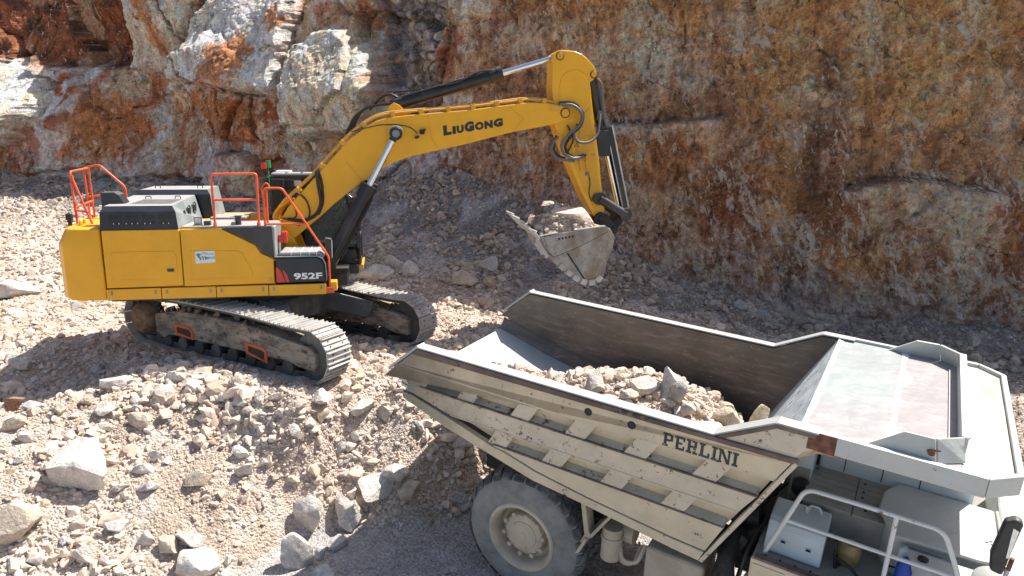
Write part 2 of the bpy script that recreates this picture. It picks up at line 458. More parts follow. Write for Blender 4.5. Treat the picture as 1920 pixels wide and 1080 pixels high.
DUST = (.46, .40, .35)
def paint(name, base, rough=.4, dust=.35, chip=None, chipcol=(.10, .055, .04), chipscale=9., upd=.5, var=.18, metal=0., dustcol=DUST, shade_stain=None, dent=0.):
    t = NT(name)
    a = t.noise(2.2, 5, .6); f = t.noise(26, 5, .65)
    c = t.mix(t.ramp(a, .3, .7), tuple(x * (1 - var) for x in base), tuple(min(1, x * (1 + var)) for x in base))
    d = t.mul(t.ramp(t.noise(1.1, 6, .68, (1, 1, .55)), .45, .75), dust)
    if upd: d = t.mx(d, t.mul(t.up(), t.mul(t.ramp(f, .15, .6), upd)))
    c = t.mix(d, c, dustcol)
    r = t.n('ShaderNodeMapRange', ins={0: d, 1: 0., 2: 1., 3: rough, 4: .92}).outputs[0]
    h = f
    if chip is not None:
        k = t.ramp(t.n('ShaderNodeMath', operation='ADD', ins={0: t.mul(t.noise(chipscale, 8, .72), .75), 1: t.mul(t.noise(chipscale * .16, 3, .5), .25)}).outputs[0], chip, chip + .025)
        c = t.mix(k, c, t.mix(t.ramp(f, .35, .65), chipcol, tuple(x * 2.2 for x in chipcol)))
    if shade_stain:                                   # soot, rubbing and shade at one end, all painted into the colour
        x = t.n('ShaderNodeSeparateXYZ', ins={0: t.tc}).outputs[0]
        k = t.mul(t.ramp(t.n('ShaderNodeMath', operation='ADD', ins={0: x, 1: t.mul(a, 1.1)}).outputs[0], shade_stain[1] + .55, shade_stain[0] + .55), shade_stain[2])
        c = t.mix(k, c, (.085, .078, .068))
    if dent:
        h = t.n('ShaderNodeMath', operation='ADD', ins={0: t.mul(h, .12), 1: t.mul(t.noise(2.6, 3, .45), 1.6)}).outputs[0]
        return t.fin(c, r, metal, h, dent, strength=.6)
    return t.fin(c, r, metal, h, .004, strength=.25)

def steel(name, base, rough=.45, metal=.75, streak=(1, 1, 1), amt=.5, light=(.42, .40, .38), scale=9.):
    t = NT(name)
    a = t.noise(scale, 7, .7, streak); b = t.noise(scale * .22, 4, .6)
    c = t.mix(t.ramp(b, .35, .68), base, tuple(x * 1.55 for x in base))
    c = t.mix(t.mul(t.ramp(a, .53, .72), amt), c, light)
    r = t.n('ShaderNodeMapRange', ins={0: a, 1: .3, 2: .7, 3: rough * .8, 4: min(1, rough * 1.35)}).outputs[0]
    return t.fin(c, r, metal, a, .006, strength=.3)

def plain(name, base, rough=.5, metal=0.0, var=.15, scale=14., spec=.5):
    t = NT(name); a = t.noise(scale, 4, .6)
    return t.fin(t.mix(t.ramp(a, .35, .65), tuple(x * (1 - var) for x in base), tuple(min(1, x * (1 + var)) for x in base)), rough, metal, a, .003, spec, .2)

MT = {}
MT['yellow'] = paint('yellow_paint', (.80, .385, .003), .33, .025, None, upd=.14, var=.05)
MT['yellow_worn'] = paint('worn_yellow_paint', (.66, .32, .007), .42, .14, .635, upd=.4, var=.1)
MT['orange'] = paint('orange_rail_paint', (.78, .105, .022), .42, .12, None, upd=.12)
MT['orange_worn'] = paint('worn_orange_paint', (.62, .10, .03), .6, .6, .56, (.10, .07, .05), 14., .2, dustcol=(.30, .22, .15))
MT['navy'] = paint('dark_blue_black_paint', (.013, .016, .023), .34, .04, None, upd=.03)
MT['charcoal'] = paint('charcoal_paint', (.024, .025, .028), .42, .08, None, upd=.22)
MT['greytop'] = paint('dusty_grey_paint', (.22, .25, .25), .5, .35, None, upd=.55)
MT['black'] = paint('black_paint', (.014, .014, .016), .32, .10, None, upd=.18)
MT['hose'] = plain('black_rubber_hose', (.016, .016, .017), .5)
MT['greyhose'] = paint('dusty_grey_hose', (.11, .115, .115), .45, .2, None, upd=.4)
MT['chrome'] = plain('chrome_rod', (.78, .79, .80), .16, 1.0, .02)
MT['red'] = plain('red_paint', (.62, .045, .03), .4)
MT['redlens'] = plain('red_lens', (.55, .03, .02), .2)
MT['greenlens'] = plain('green_lens', (.02, .30, .10), .2)
MT['whitetxt'] = plain('white_decal', (.80, .80, .79), .4, var=.03)
MT['blacktxt'] = plain('black_decal', (.016, .015, .015), .45, var=.1)
MT['greentxt'] = plain('green_decal', (.02, .20, .10), .45, var=.05)
MT['greytxt'] = plain('grey_decal', (.16, .19, .19), .5, var=.05)
MT['signwhite'] = plain('white_sign_board', (.70, .74, .74), .4, var=.03)
t = NT('mud_caked_steel')
a, b, e = t.noise(2.6, 8, .7, (.6, 1, 1.3)), t.noise(7, 9, .75, (.5, 1, 1)), t.noise(30, 6, .7)
c = t.mix(t.ramp(a, .36, .60), (.15, .135, .118), (.38, .325, .26))
c = t.mix(t.mul(t.ramp(b, .52, .62), .85), c, (.045, .042, .038))
c = t.mix(t.mul(t.ramp(t.noise(4.2, 8, .75), .56, .66), .9), c, (.40, .32, .23))
c = t.mix(t.mul(t.ramp(e, .58, .68), .6), c, (.07, .06, .05))
MT['muddy'] = t.fin(c, .95, 0, t.n('ShaderNodeMath', operation='ADD', ins={0: b, 1: a}).outputs[0], .06, .2, .9)
MT['undercar'] = paint('dusty_dark_undercarriage', (.050, .055, .052), .6, .4, None, upd=.85, var=.2, dustcol=(.45, .42, .36))
MT['shoe'] = steel('worn_track_shoe_steel', (.36, .34, .31), .6, .12, (1, 1, 1), .8, (.58, .55, .51), 7.)
t = NT('scratched_bucket_steel')
a, b, e = t.noise(3.0, 9, .72), t.noise(1.4, 6, .65, (1, 1, .6)), t.noise(9, 10, .8, (.5, 1, 1.5), .6)
c = t.mix(t.ramp(a, .36, .64), (.27, .245, .21), (.44, .405, .355))
c = t.mix(t.mul(t.ramp(b, .50, .62), .8), c, (.24, .165, .105))
c = t.mix(t.mul(t.ramp(e, .62, .66), .8), c, (.46, .43, .385))
c = t.mix(t.mul(t.ramp(t.noise(15, 8, .78), .62, .68), .6), c, (.09, .075, .06))
MT['bucket'] = t.fin(c, .62, .15, a, .01, .4, .4)
MT['pale_edge'] = steel('polished_wear_edge', (.42, .40, .37), .45, .4, (1, 1, 1), .6, (.62, .60, .56), 8.)
MT['hubdirt'] = plain('earth_caked_drive_cover', (.20, .135, .085), .95, 0, .35, 7.)
MT['cream'] = paint('chipped_cream_paint', (.63, .525, .36), .62, .40, .612, (.085, .052, .036), 8., .15, .10, dustcol=(.50, .44, .33), shade_stain=(-2.2, -.2, .72), dent=.05)
MT['creamrib'] = paint('pitted_cream_paint', (.61, .525, .385), .65, .35, .572, (.11, .075, .055), 15., .10, .1, dustcol=(.56, .51, .42), shade_stain=(-2.2, -.2, .72), dent=.05)
MT['ledge'] = paint('grimy_ledge_paint', (.48, .44, .34), .8, .45, .56, (.075, .05, .04), 9., .15, .2, dustcol=(.40, .36, .28), shade_stain=(-2.2, -.2, .72))
MT['rail'] = paint('rust_eaten_rail_paint', (.13, .090, .072), .7, .35, .555, (.05, .030, .024), 9., .0, .25, dustcol=(.42, .36, .28))
MT['railtop'] = paint('rubbed_pale_rail_top', (.36, .375, .365), .55, .3, .64, (.12, .07, .05), 8., .2, .08)
MT['white'] = paint('chalky_white_paint', (.50, .505, .465), .5, .18, .655, (.12, .065, .045), 8., .12, .05, dustcol=(.60, .56, .50), dent=.05)
MT['whiteplain'] = paint('pale_blue_white_paint', (.56, .61, .61), .5, .22, .70, (.12, .07, .05), 5., .1, .05, dustcol=(.55, .52, .46), dent=.05)
MT['deckgrey'] = paint('worn_deck_plate', (.17, .175, .17), .7, .45, .62, (.06, .05, .045), 6., .3, .2)
MT['rustpatch'] = plain('bare_rusted_patch', (.17, .068, .042), .8, 0, .35, 9.)
MT['frameblack'] = plain('oily_chassis_black', (.022, .021, .020), .6, .2, .3)
MT['tyre'] = None
MT['rim'] = paint('dusty_cream_rim', (.52, .44, .33), .75, .6, None, upd=.3, dustcol=(.55, .46, .36))
MT['blueplastic'] = plain('blue_plastic', (.02, .075, .42), .4)
MT['lampglass'] = plain('lamp_glass', (.55, .57, .58), .15)

t = NT('dusty_tyre_rubber')
d = t.ramp(t.noise(3.4, 9, .75), .22, .66)
c = t.mix(t.mul(d, .8), (.15, .15, .145), (.33, .325, .30))
MT['tyre'] = t.fin(c, .9, 0, t.noise(30, 4), .006, .3)
t = NT('dark_tyre_tread')
d = t.ramp(t.noise(5, 7, .7), .38, .70)
MT['tread'] = t.fin(t.mix(t.mul(d, .55), (.055, .058, .062), (.33, .31, .28)), .9, 0, t.noise(40, 4), .006, .3)

t = NT('scoured_bed_wall_steel')        # inside of the tipper body: dark, streaked along the travel of the rock
a = t.noise(5, 8, .75, (.35, 1, 2.2)); b = t.noise(1.2, 5, .65); w = t.noise(11, 9, .8, (.45, 1, 1.6), 1.2)
c = t.mix(t.ramp(b, .3, .7), (.095, .082, .070), (.155, .130, .108))
c = t.mix(t.mul(t.ramp(a, .48, .68), .7), c, (.25, .21, .18))
c = t.mix(t.mul(t.ramp(w, .60, .655), .8), c, (.46, .44, .41))
MT['bedwall'] = t.fin(c, .55, .35, a, .008, strength=.35)
t = NT('polished_bed_floor')
b = t.noise(1.0, 5, .6); f = t.noise(24, 6, .7)
c = t.mix(t.ramp(b, .35, .65), (.42, .465, .46), (.50, .52, .51))
c = t.mix(t.mul(t.ramp(f, .6, .7), .25), c, (.35, .33, .31))
MT['bedfloor'] = t.fin(c, .42, .25, f, .002, strength=.15)
t = NT('rubbed_canopy_plate')           # pale green-white paint worn to pinkish steel, fine pale scratches
sx = t.n('ShaderNodeSeparateXYZ', ins={0: t.tc}).outputs
b = t.noise(.9, 6, .65); a = t.noise(8, 10, .78, (.5, 1.6, 1), .4); e = t.noise(2.2, 8, .7)
xm = t.n('ShaderNodeMath', operation='ADD', ins={0: sx[0], 1: t.mul(b, .5)}).outputs[0]
pk = t.mx(t.ramp(xm, 4.44, 4.56), t.mul(t.ramp(sx[1], .1, -1.5), .8))
c = t.mix(t.ramp(b, .36, .62), (.34, .395, .385), (.32, .34, .335))
c = t.mix(t.mul(pk, .8), c, t.mix(t.ramp(e, .35, .65), (.365, .318, .318), (.31, .278, .282)))
c = t.mix(t.mul(t.ramp(e, .58, .70), .5), c, (.48, .50, .49))
c = t.mix(t.mul(t.ramp(a, .62, .655), .95), c, (.64, .66, .65))
c = t.mix(t.mul(t.ramp(t.noise(13, 9, .8, (.4, 1.4, 1)), .66, .70), .6), c, (.17, .145, .135))
MT['canopy'] = t.fin(c, .38, .10, t.n('ShaderNodeMath', operation='ADD', ins={0: t.mul(a, .12), 1: t.mul(t.noise(1.9, 3, .45), 1.6)}).outputs[0], .06, strength=.6)
t = NT('faded_canopy_front')
b, e = t.noise(.9, 6, .65), t.noise(2.4, 9, .72, (1.4, .5, 1))
c = t.mix(t.ramp(b, .38, .62), (.33, .385, .355), (.39, .355, .30))
c = t.mix(t.mul(t.ramp(e, .54, .66), .7), c, (.40, .27, .20))
c = t.mix(t.mul(t.ramp(t.noise(3.1, 8, .7), .55, .62), .7), c, (.56, .58, .56))
c = t.mix(t.mul(t.ramp(t.noise(16, 9, .8), .64, .69), .6), c, (.22, .20, .18))
MT['canopyfront'] = t.fin(c, .5, .05, e, .004, strength=.2)
t = NT('wash_pale_dust')
MT['paledust'] = t.fin(t.mix(t.ramp(t.noise(9, 6), .4, .6), (.62, .62, .60), (.72, .73, .71)), .8, 0, t.noise(30, 4), .004)

t = NT('tinted_glass')
t.b.inputs['Base Color'].default_value = (.42, .50, .48, 1); t.b.inputs['Roughness'].default_value = .03
t.b.inputs['Transmission Weight'].default_value = .85; t.b.inputs['IOR'].default_value = 1.1
MT['glass'] = t.m
t = NT('mirror_glass')
t.b.inputs['Base Color'].default_value = (.7, .72, .72, 1); t.b.inputs['Metallic'].default_value = 1.0; t.b.inputs['Roughness'].default_value = .05
MT['mirror'] = t.m

def vcol_mat(name, rough=.9, n1=9., n2=34., bump=.03, fleck=.0, strength=.8, lo=.72, hi=1.22):
    t = NT(name)
    a = t.n('ShaderNodeVertexColor'); a.layer_name = 'col'
    f1, f2 = t.noise(n1, 7, .68), t.noise(n2, 5, .7)
    g = t.n('ShaderNodeMapRange', ins={0: f1, 1: .32, 2: .68, 3: lo, 4: hi}).outputs[0]
    g2 = t.n('ShaderNodeMapRange', ins={0: f2, 1: .32, 2: .68, 3: .84, 4: 1.14}).outputs[0]
    c = t.n('ShaderNodeVectorMath', operation='SCALE', ins={0: a.outputs[0], 'Scale': t.mul(g, g2)}).outputs[0]
    if fleck:
        c = t.mix(t.mul(t.ramp(t.noise(21, 8, .78), .64, .70), fleck), c, (.55, .50, .46))
    h = t.n('ShaderNodeMath', operation='ADD', ins={0: f1, 1: t.mul(f2, .45)}).outputs[0]
    return t.fin(c, rough, 0, h, bump, .25, strength)
t = NT('quarry_face_rock')
a = t.n('ShaderNodeVertexColor'); a.layer_name = 'col'
ch = t.n('ShaderNodeAttribute', attribute_name='chip').outputs['Fac']
f1, f2, f3 = t.noise(5.5, 10, .72), t.noise(23, 8, .76), t.noise(3.2, 10, .72, (1, 1, .22))
def rng_(f, lo, hi): return t.n('ShaderNodeMapRange', ins={0: f, 1: .33, 2: .67, 3: lo, 4: hi}).outputs[0]
c = t.n('ShaderNodeVectorMath', operation='SCALE', ins={0: a.outputs[0], 'Scale': t.mul(t.mul(rng_(f1, .68, 1.28), rng_(f2, .50, 1.46)), rng_(f3, .66, 1.32))}).outputs[0]
wv = t.n('ShaderNodeTexNoise', ins={'Vector': t.tc, 'Scale': 2.2, 'Detail': 6., 'Roughness': .65}).outputs['Color']
wc = t.n('ShaderNodeVectorMath', operation='ADD', ins={0: t.tc, 1: t.n('ShaderNodeVectorMath', operation='SCALE', ins={0: wv, 'Scale': .55}).outputs[0]}).outputs[0]
ck = None
for sc_, wd_ in ((.75, .012), (2.1, .016)):
    vo = t.n('ShaderNodeTexVoronoi', feature='DISTANCE_TO_EDGE', ins={'Vector': t.n('ShaderNodeMapping', ins={'Vector': wc, 'Scale': (1, 1, .55)}).outputs[0], 'Scale': sc_}).outputs['Distance']
    q = t.mul(t.ramp(vo, wd_, .0), t.ramp(t.noise(.9 + sc_, 5, .6), .47, .58))
    ck = q if ck is None else t.mx(ck, q)
c = t.mix(t.mul(ck, .8), c, (.05, .032, .024))
pit = t.ramp(t.noise(12, 9, .8, (1, 1, .7)), .40, .33)
c = t.mix(t.mul(pit, .7), c, (.055, .035, .025))
def chips(ang, sc, seed, thr):
    m1 = t.n('ShaderNodeMapping', ins={'Vector': t.tc, 'Location': (seed, 0, seed * 1.7), 'Rotation': (0, rad(ang), 0)}).outputs[0]
    m2 = t.n('ShaderNodeMapping', ins={'Vector': m1, 'Scale': (sc * 3.4, sc, sc)}).outputs[0]
    n_ = t.n('ShaderNodeTexNoise', ins={'Vector': m2, 'Scale': 1., 'Detail': 5., 'Roughness': .62, 'Distortion': .5}).outputs[0]
    v_ = t.n('ShaderNodeMath', operation='ADD', ins={0: n_, 1: t.mul(ch, .14)}).outputs[0]
    return t.ramp(v_, thr, thr + .035)
k = t.mx(t.mx(chips(24, 1.5, 3., .668), chips(8, 2.6, 11., .676)), t.mx(chips(-25, 4.5, 7., .698), chips(45, 6., 17., .703)))
c = t.mix(t.mul(k, .96), c, (.82, .69, .54))
spk = t.ramp(t.n('ShaderNodeMath', operation='ADD', ins={0: t.noise(17, 10, .82), 1: t.mul(ch, .05)}).outputs[0], .60, .65)
c = t.mix(t.mul(spk, .65), c, (.60, .52, .46))
h = t.n('ShaderNodeMath', operation='SUBTRACT', ins={0: t.n('ShaderNodeMath', operation='ADD', ins={0: f1, 1: t.mul(f2, .55)}).outputs[0], 1: t.mul(ck, .35)}).outputs[0]
MT['cliff'] = t.fin(c, .92, 0, h, .16, .25, 1.0)
MT['rock'] = vcol_mat('pale_limestone', .93, 5., 21., .06, 0, .9, .78, 1.14)
MT['stones'] = vcol_mat('crushed_limestone', .95, 9., 40., .02, 0, .6, .85, 1.12)
t = NT('quarry_dirt')
a = t.n('ShaderNodeVertexColor'); a.layer_name = 'col'
v = t.n('ShaderNodeTexVoronoi', ins={'Vector': t.tc, 'Scale': 26., 'Randomness': 1.}); v2 = t.n('ShaderNodeTexVoronoi', ins={'Vector': t.tc, 'Scale': 11., 'Randomness': 1.})
g = t.n('ShaderNodeMapRange', ins={0: t.n('ShaderNodeSeparateColor', ins={0: v.outputs['Color']}).outputs[0], 1: 0., 2: 1., 3: .72, 4: 1.3}).outputs[0]
c = t.n('ShaderNodeVectorMath', operation='SCALE', ins={0: a.outputs[0], 'Scale': t.mul(g, t.n('ShaderNodeMapRange', ins={0: t.noise(3, 6, .7), 1: .3, 2: .7, 3: .85, 4: 1.15}).outputs[0])}).outputs[0]
h = t.n('ShaderNodeMath', operation='ADD', ins={0: t.mul(v.outputs['Distance'], -1.), 1: t.mul(v2.outputs['Distance'], -.9)}).outputs[0]
h = t.n('ShaderNodeMath', operation='ADD', ins={0: h, 1: t.mul(t.noise(60, 4, .7), .5)}).outputs[0]
MT['dirt'] = t.fin(c, .97, 0, h, .035, .2, .9)

# ------------------------------------------------------------------ ground sheet
def axis(parts):
    out = []
    for a, b, st in parts: out += list(np.arange(a, b, st))
    return np.array(out + [parts[-1][1]])
RNG = np.random.default_rng(11)
gx = axis([(-400, -60, 20), (-60, -24, 2), (-24, -12, .14), (-12, 9, .065), (9, 15, .12), (15, 60, 2), (60, 400, 20)])
gy = axis([(-400, -20, 20), (-20, 4, 1), (4, 7, .2), (7, 17, .065), (17, 30.5, .11), (30.5, 60, 2), (60, 400, 20)])
GX, GY = np.meshgrid(gx, gy)
GZ = ground_z(GX, GY)
def ground_col(X, Y):
    n, m = fbm(X * .5, Y * .5, 4, 91), fbm(X * 2.2, Y * 2.2, 4, 92)
    pale, dirt, road, pink = np.array([.56, .47, .395]), np.array([.44, .345, .27]), np.array([.42, .395, .375]), np.array([.46, .35, .285])
    k = sstep(-.35, .45, n + .5 * m)[:, None]
    c = dirt * k + pale * (1 - k)
    q = (.6 * sstep(.15, .6, fbm(X * .4, Y * .4, 3, 93) + .3 * m))[:, None]
    c = c * (1 - q) + pink * q
    r = sstep(.25, -.1, (Y - ip(X, TOE)))[:, None]
    c = c * (1 - r) + (road * (1 + .12 * m[:, None])) * r
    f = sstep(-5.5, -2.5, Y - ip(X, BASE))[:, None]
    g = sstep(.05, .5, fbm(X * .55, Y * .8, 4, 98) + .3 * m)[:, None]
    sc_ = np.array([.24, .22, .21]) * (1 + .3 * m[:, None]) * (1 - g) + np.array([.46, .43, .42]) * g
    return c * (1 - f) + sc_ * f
me = np_mesh('ground', np.stack([GX, GY, GZ], -1).reshape(-1, 3), grid_faces(len(gx), len(gy)), True, ground_col(GX.ravel(), GY.ravel()))
tag(link('ground', me, MT['dirt']), kind='structure')

# ------------------------------------------------------------------ quarry face
cx = axis([(-60, -27, 1.0), (-27, -23, .2), (-23, 14.5, .055), (14.5, 18, .2), (18, 60, 1.0)])
cz = axis([(-1.5, 0, .25), (0, 11.2, .055), (11.2, 13.6, .12)])
CX, CZ = np.meshgrid(cx, cz)
ztop = np.interp(cx, [-60, -23, -22, -19, -17, -14, -12.5, -7.5, -6, -3, -1, 2, 60], [12.5, 11.2, 10.7, 10.7, 11.5, 11.3, 10.65, 10.65, 10.9, 11.2, 12.5, 13.2, 13.2]) + fbm(cx * .6, cx * 0, 4, 33) * .25
CZ = np.where(CZ > 9.4, 9.4 + (CZ - 9.4) * (ztop[None, :] - 9.4) / 4.2, CZ)
D, chipm, ccol = cliff(CX.ravel(), CZ.ravel())
D = D.reshape(CX.shape)
lean = .21 * (CZ - 2)
nx_, ny_ = -.42, -.9                                # outward direction, roughly
CZ2 = CZ
CY = ip(CX, BASE) + lean - D * .95
CXd = CX - D * .28
Vc = np.stack([CXd, CY, CZ2], -1)
top = Vc[-1]                                        # the bench on top runs back behind the face
rows = [Vc]
for k, (bk, up) in enumerate(((.6, .25), (2, .35), (6, .5), (40, .8), (300, 1.5))):
    rw = top.copy(); rw[:, 1] += bk; rw[:, 2] += up + (.25 * pnoise(cx * .7, cx * 0 + k, 4) if k < 3 else 0); rows.append(rw[None])
Vc = np.concatenate(rows, 0)
ccol = np.concatenate([ccol, np.tile(np.array([[.40, .31, .22]]), (5 * len(cx), 1))], 0)
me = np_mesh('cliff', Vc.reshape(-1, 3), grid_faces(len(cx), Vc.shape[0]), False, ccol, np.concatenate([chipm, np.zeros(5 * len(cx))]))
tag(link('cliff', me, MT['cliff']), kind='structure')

# ------------------------------------------------------------------ rock shapes
def ico(sub):
    b = bmesh.new(); bmesh.ops.create_icosphere(b, subdivisions=sub, radius=1.0)
    V = np.array([v.co for v in b.verts]); F = np.array([[v.index for v in f.verts] for f in b.faces]); b.free()
    return V, F
ICO = {s: ico(s) for s in (1, 2, 3, 4)}
def rock_shape(sub, rng, cuts=11, rough=.05):
    """a sphere chopped by planes into an angular lump, then roughened"""
    V, F = ICO[sub]; V = V.copy()
    for i in range(cuts):
        n = rng.normal(size=3); n /= np.linalg.norm(n)
        d = rng.uniform(.34, .78); h = V @ n; m = h > d
        V[m] -= ((h[m] - d) * rng.uniform(.92, 1.0))[:, None] * n
    r = 1 + rough * (pnoise(V[:, 0] * 2.3 + V[:, 2], V[:, 1] * 2.3 - V[:, 2] * 1.3, int(rng.integers(999))) + .5 * pnoise(V[:, 0] * 5 + V[:, 2] * 3, V[:, 1] * 5 + V[:, 2] * 2, 5))
    V *= r[:, None]
    V -= V.mean(0); V /= np.abs(V).max()
    return V, F
SHAPES = {1: [rock_shape(2, RNG, 10, .03) for _ in range(10)], 0: [rock_shape(1, RNG, 6, .04) for _ in range(10)]}
def rot3(rng, tilt=3.14):
    a, b, c = rng.uniform(0, 6.283), rng.normal() * tilt, rng.normal() * tilt
    return np.array((Matrix.Rotation(a, 3, 'Z') @ Matrix.Rotation(b, 3, 'X') @ Matrix.Rotation(c, 3, 'Y')))
def stone_col(rng, n, bias=0.0, dark=1.0):
    k = np.clip(rng.beta(2.0, 1.7, n) + bias, 0, 1)[:, None]
    w = np.array([[.71, .63, .55]]); d = np.array([[.44, .345, .275]]); g = np.array([[.54, .495, .46]])
    c = d * (1 - k) + w * k
    q = (rng.random(n) < .22)[:, None]
    c = np.where(q, g * (.8 + .4 * k), c)
    return c * np.array([[1.02, .965, .905]]) * rng.uniform(.84, 1.12, (n, 1)) * dark
def stones_mesh(name, P, S, rng, cols, lod_cut=.045):
    """many loose stones in one mesh"""
    VV, FF, CC, off = [], [], [], 0
    n = len(P)
    big = S > lod_cut
    for lod in (0, 1):
        for k in range(10):
            idx = np.where((big == bool(lod)) & (np.arange(n) % 10 == k))[0]
            if not len(idx): continue
            V, F = SHAPES[lod][k]
            m = len(idx)
            q = rng.normal(size=(m, 4)); q /= np.linalg.norm(q, axis=1)[:, None]
            w, x, y, z = q.T
            R = np.stack([1 - 2 * (y * y + z * z), 2 * (x * y - z * w), 2 * (x * z + y * w), 2 * (x * y + z * w), 1 - 2 * (x * x + z * z), 2 * (y * z - x * w), 2 * (x * z - y * w), 2 * (y * z + x * w), 1 - 2 * (x * x + y * y)], -1).reshape(m, 3, 3)
            sc = S[idx][:, None] * rng.uniform(.62, 1.15, (m, 3))
            L = V[None] * sc[:, None, :]
            W = np.einsum('mij,mvj->mvi', R, L)
            W[:, :, 2] *= .85
            W += P[idx][:, None, :]
            VV.append(W.reshape(-1, 3)); FF.append((F[None] + off + (np.arange(m) * len(V))[:, None, None]).reshape(-1, 3))
            CC.append(np.repeat(cols[idx], len(V), 0)); off += m * len(V)
    return np_mesh(name, np.concatenate(VV), np.concatenate(FF), False, np.concatenate(CC))

# ------------------------------------------------------------------ crushed stone all over the ground
def in_view(X, Y, Z, mg=.06):
    c, s = math.cos(rad(16)), math.sin(rad(16))
    dz = Y * c - (Z - HC) * s; dy = Y * s + (Z - HC) * c
    u, v = X / dz * 1300 / 960, dy / dz * 1300 / 540
    return (np.abs(u) < 1 + mg) & (v > -1 - 3 * mg) & (v < 1 + mg)
def near_track(X, Y, mg=0.0):
    ux, uy = X + 5.104, Y - 14.282
    c, sn = math.cos(-0.502), math.sin(-0.502)
    lx, ly = ux * c + uy * sn, -ux * sn + uy * c
    return (np.abs(np.abs(ly) - 1.37) < .34 + mg) & (lx > -2.75 - mg) & (lx < 2.95 + mg)
def scatter(n, rng):
    """points spread over the ground the photo shows, thinner with distance"""
    X, Y = rng.uniform(-25, 17, n * 30), rng.uniform(6.4, 31, n * 30)
    d2 = X ** 2 + Y ** 2 + 36
    keep = rng.random(n * 30) < np.minimum(1, 150 / d2)
    X, Y = X[keep], Y[keep]
    Z = ground_z(X, Y)
    ok = in_view(X, Y, Z) & (Y < ip(X, BASE) + .21 * (Z - 2) + .3) & ~near_track(X, Y)
    X, Y, Z = X[ok][:n], Y[ok][:n], Z[ok][:n]
    return X, Y, Z
NST = 74000
X, Y, Z = scatter(NST, RNG)
n = len(X)
dist = np.sqrt(X ** 2 + Y ** 2 + 30)
on_road = sstep(.35, -.15, Y - ip(X, TOE) - fbm(X * .7, Y * .7, 2, 5) * .4)
S = .0205 * (dist / 11) * (1 - RNG.random(n) * .99) ** (-1 / 2.0)
S = np.minimum(S, .10 + .05 * RNG.random(n))
patch = sstep(-.45, .45, fbm(X * .55, Y * .55, 3, 95) + .35 * fbm(X * 1.7, Y * 1.7, 2, 94))
S = S * (.58 + .72 * patch) * (1 - .55 * on_road)
bare = sstep(.12, .5, fbm(X * .6, Y * .6, 3, 96) + .3 * fbm(X * 2, Y * 2, 2, 97)) * (Y < ip(X, CREST) + 1)
S = S * (1 + .38 * np.exp(-((Y - ip(X, CREST) + .5) / .8) ** 2) * (X < 0))
keep = RNG.random(n) > np.maximum(on_road * .55, .62 * bare)
S = S * (1 - .35 * bare)
scree = sstep(-5.5, -2, Y - ip(X, BASE))
S = S * (1 + .10 * scree)
P = np.stack([X, Y, Z + S * (-.22 + .48 * RNG.random(n))], -1)[keep]
cols = stone_col(RNG, n)
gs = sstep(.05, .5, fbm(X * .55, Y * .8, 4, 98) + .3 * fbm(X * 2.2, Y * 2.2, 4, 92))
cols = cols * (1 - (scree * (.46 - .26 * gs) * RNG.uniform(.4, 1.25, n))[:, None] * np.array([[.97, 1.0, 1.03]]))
cols[on_road > .5] = cols[on_road > .5] * .6 + np.array([.40, .38, .36]) * .4
tag(link('gravel', stones_mesh('gravel', P, S[keep], RNG, np.clip(cols, .03, .8)[keep]), MT['stones']), kind='stuff')

# ------------------------------------------------------------------ boulders, each a thing
def boulder(name, x, y, z, size, rng, col, label, group, sub=3, squash=(1, 1, 1), yaw=None, tilt=.5, cuts=13, sink=.28, cat='rock'):
    V, F = rock_shape(sub, rng, cuts, .055)
    V = V * np.array(squash) * size
    R = np.array(Matrix.Rotation(rng.uniform(0, 6.28) if yaw is None else yaw, 3, 'Z')) @ np.array(Matrix.Rotation(rng.normal() * tilt, 3, 'X')) @ np.array(Matrix.Rotation(rng.normal() * tilt, 3, 'Y'))
    V = V @ R.T
    h = V[:, 2].max() - V[:, 2].min()
    V[:, 2] -= V[:, 2].min() + h * sink
    vc = np.clip(np.array(col)[None] * (1 + .16 * fbm(V[:, 0] / size * 1.7 + x, V[:, 1] / size * 1.7 + V[:, 2] / size + y, 3, 5)[:, None]), .03, .82)
    me = np_mesh(name, V, F, True, vc)
    me.set_sharp_from_angle(angle=rad(24))
    o = link(name, me, MT['rock']); o.location = (x, y, z)
    return tag(o, label, cat, group)

# ================================================================== EXCAVATOR
def empty(name, M):
    o = bpy.data.objects.new(name, None); COL.objects.link(o); o.matrix_world = M; o.empty_display_size = .5
    return o
M_EX = Matrix(((0.98489, -0.173, 0.00812, -5.10405), (0.17213, 0.98295, 0.06462, 14.28227), (-0.01916, -0.06225, 0.99788, 1.56571), (0, 0, 0, 1)))
EX = tag(empty('excavator', M_EX), 'large yellow crawler excavator holding a loaded bucket above the dump truck', 'excavator')
YAW = -0.678
def under(o): o.rotation_euler = (0, 0, YAW); return o

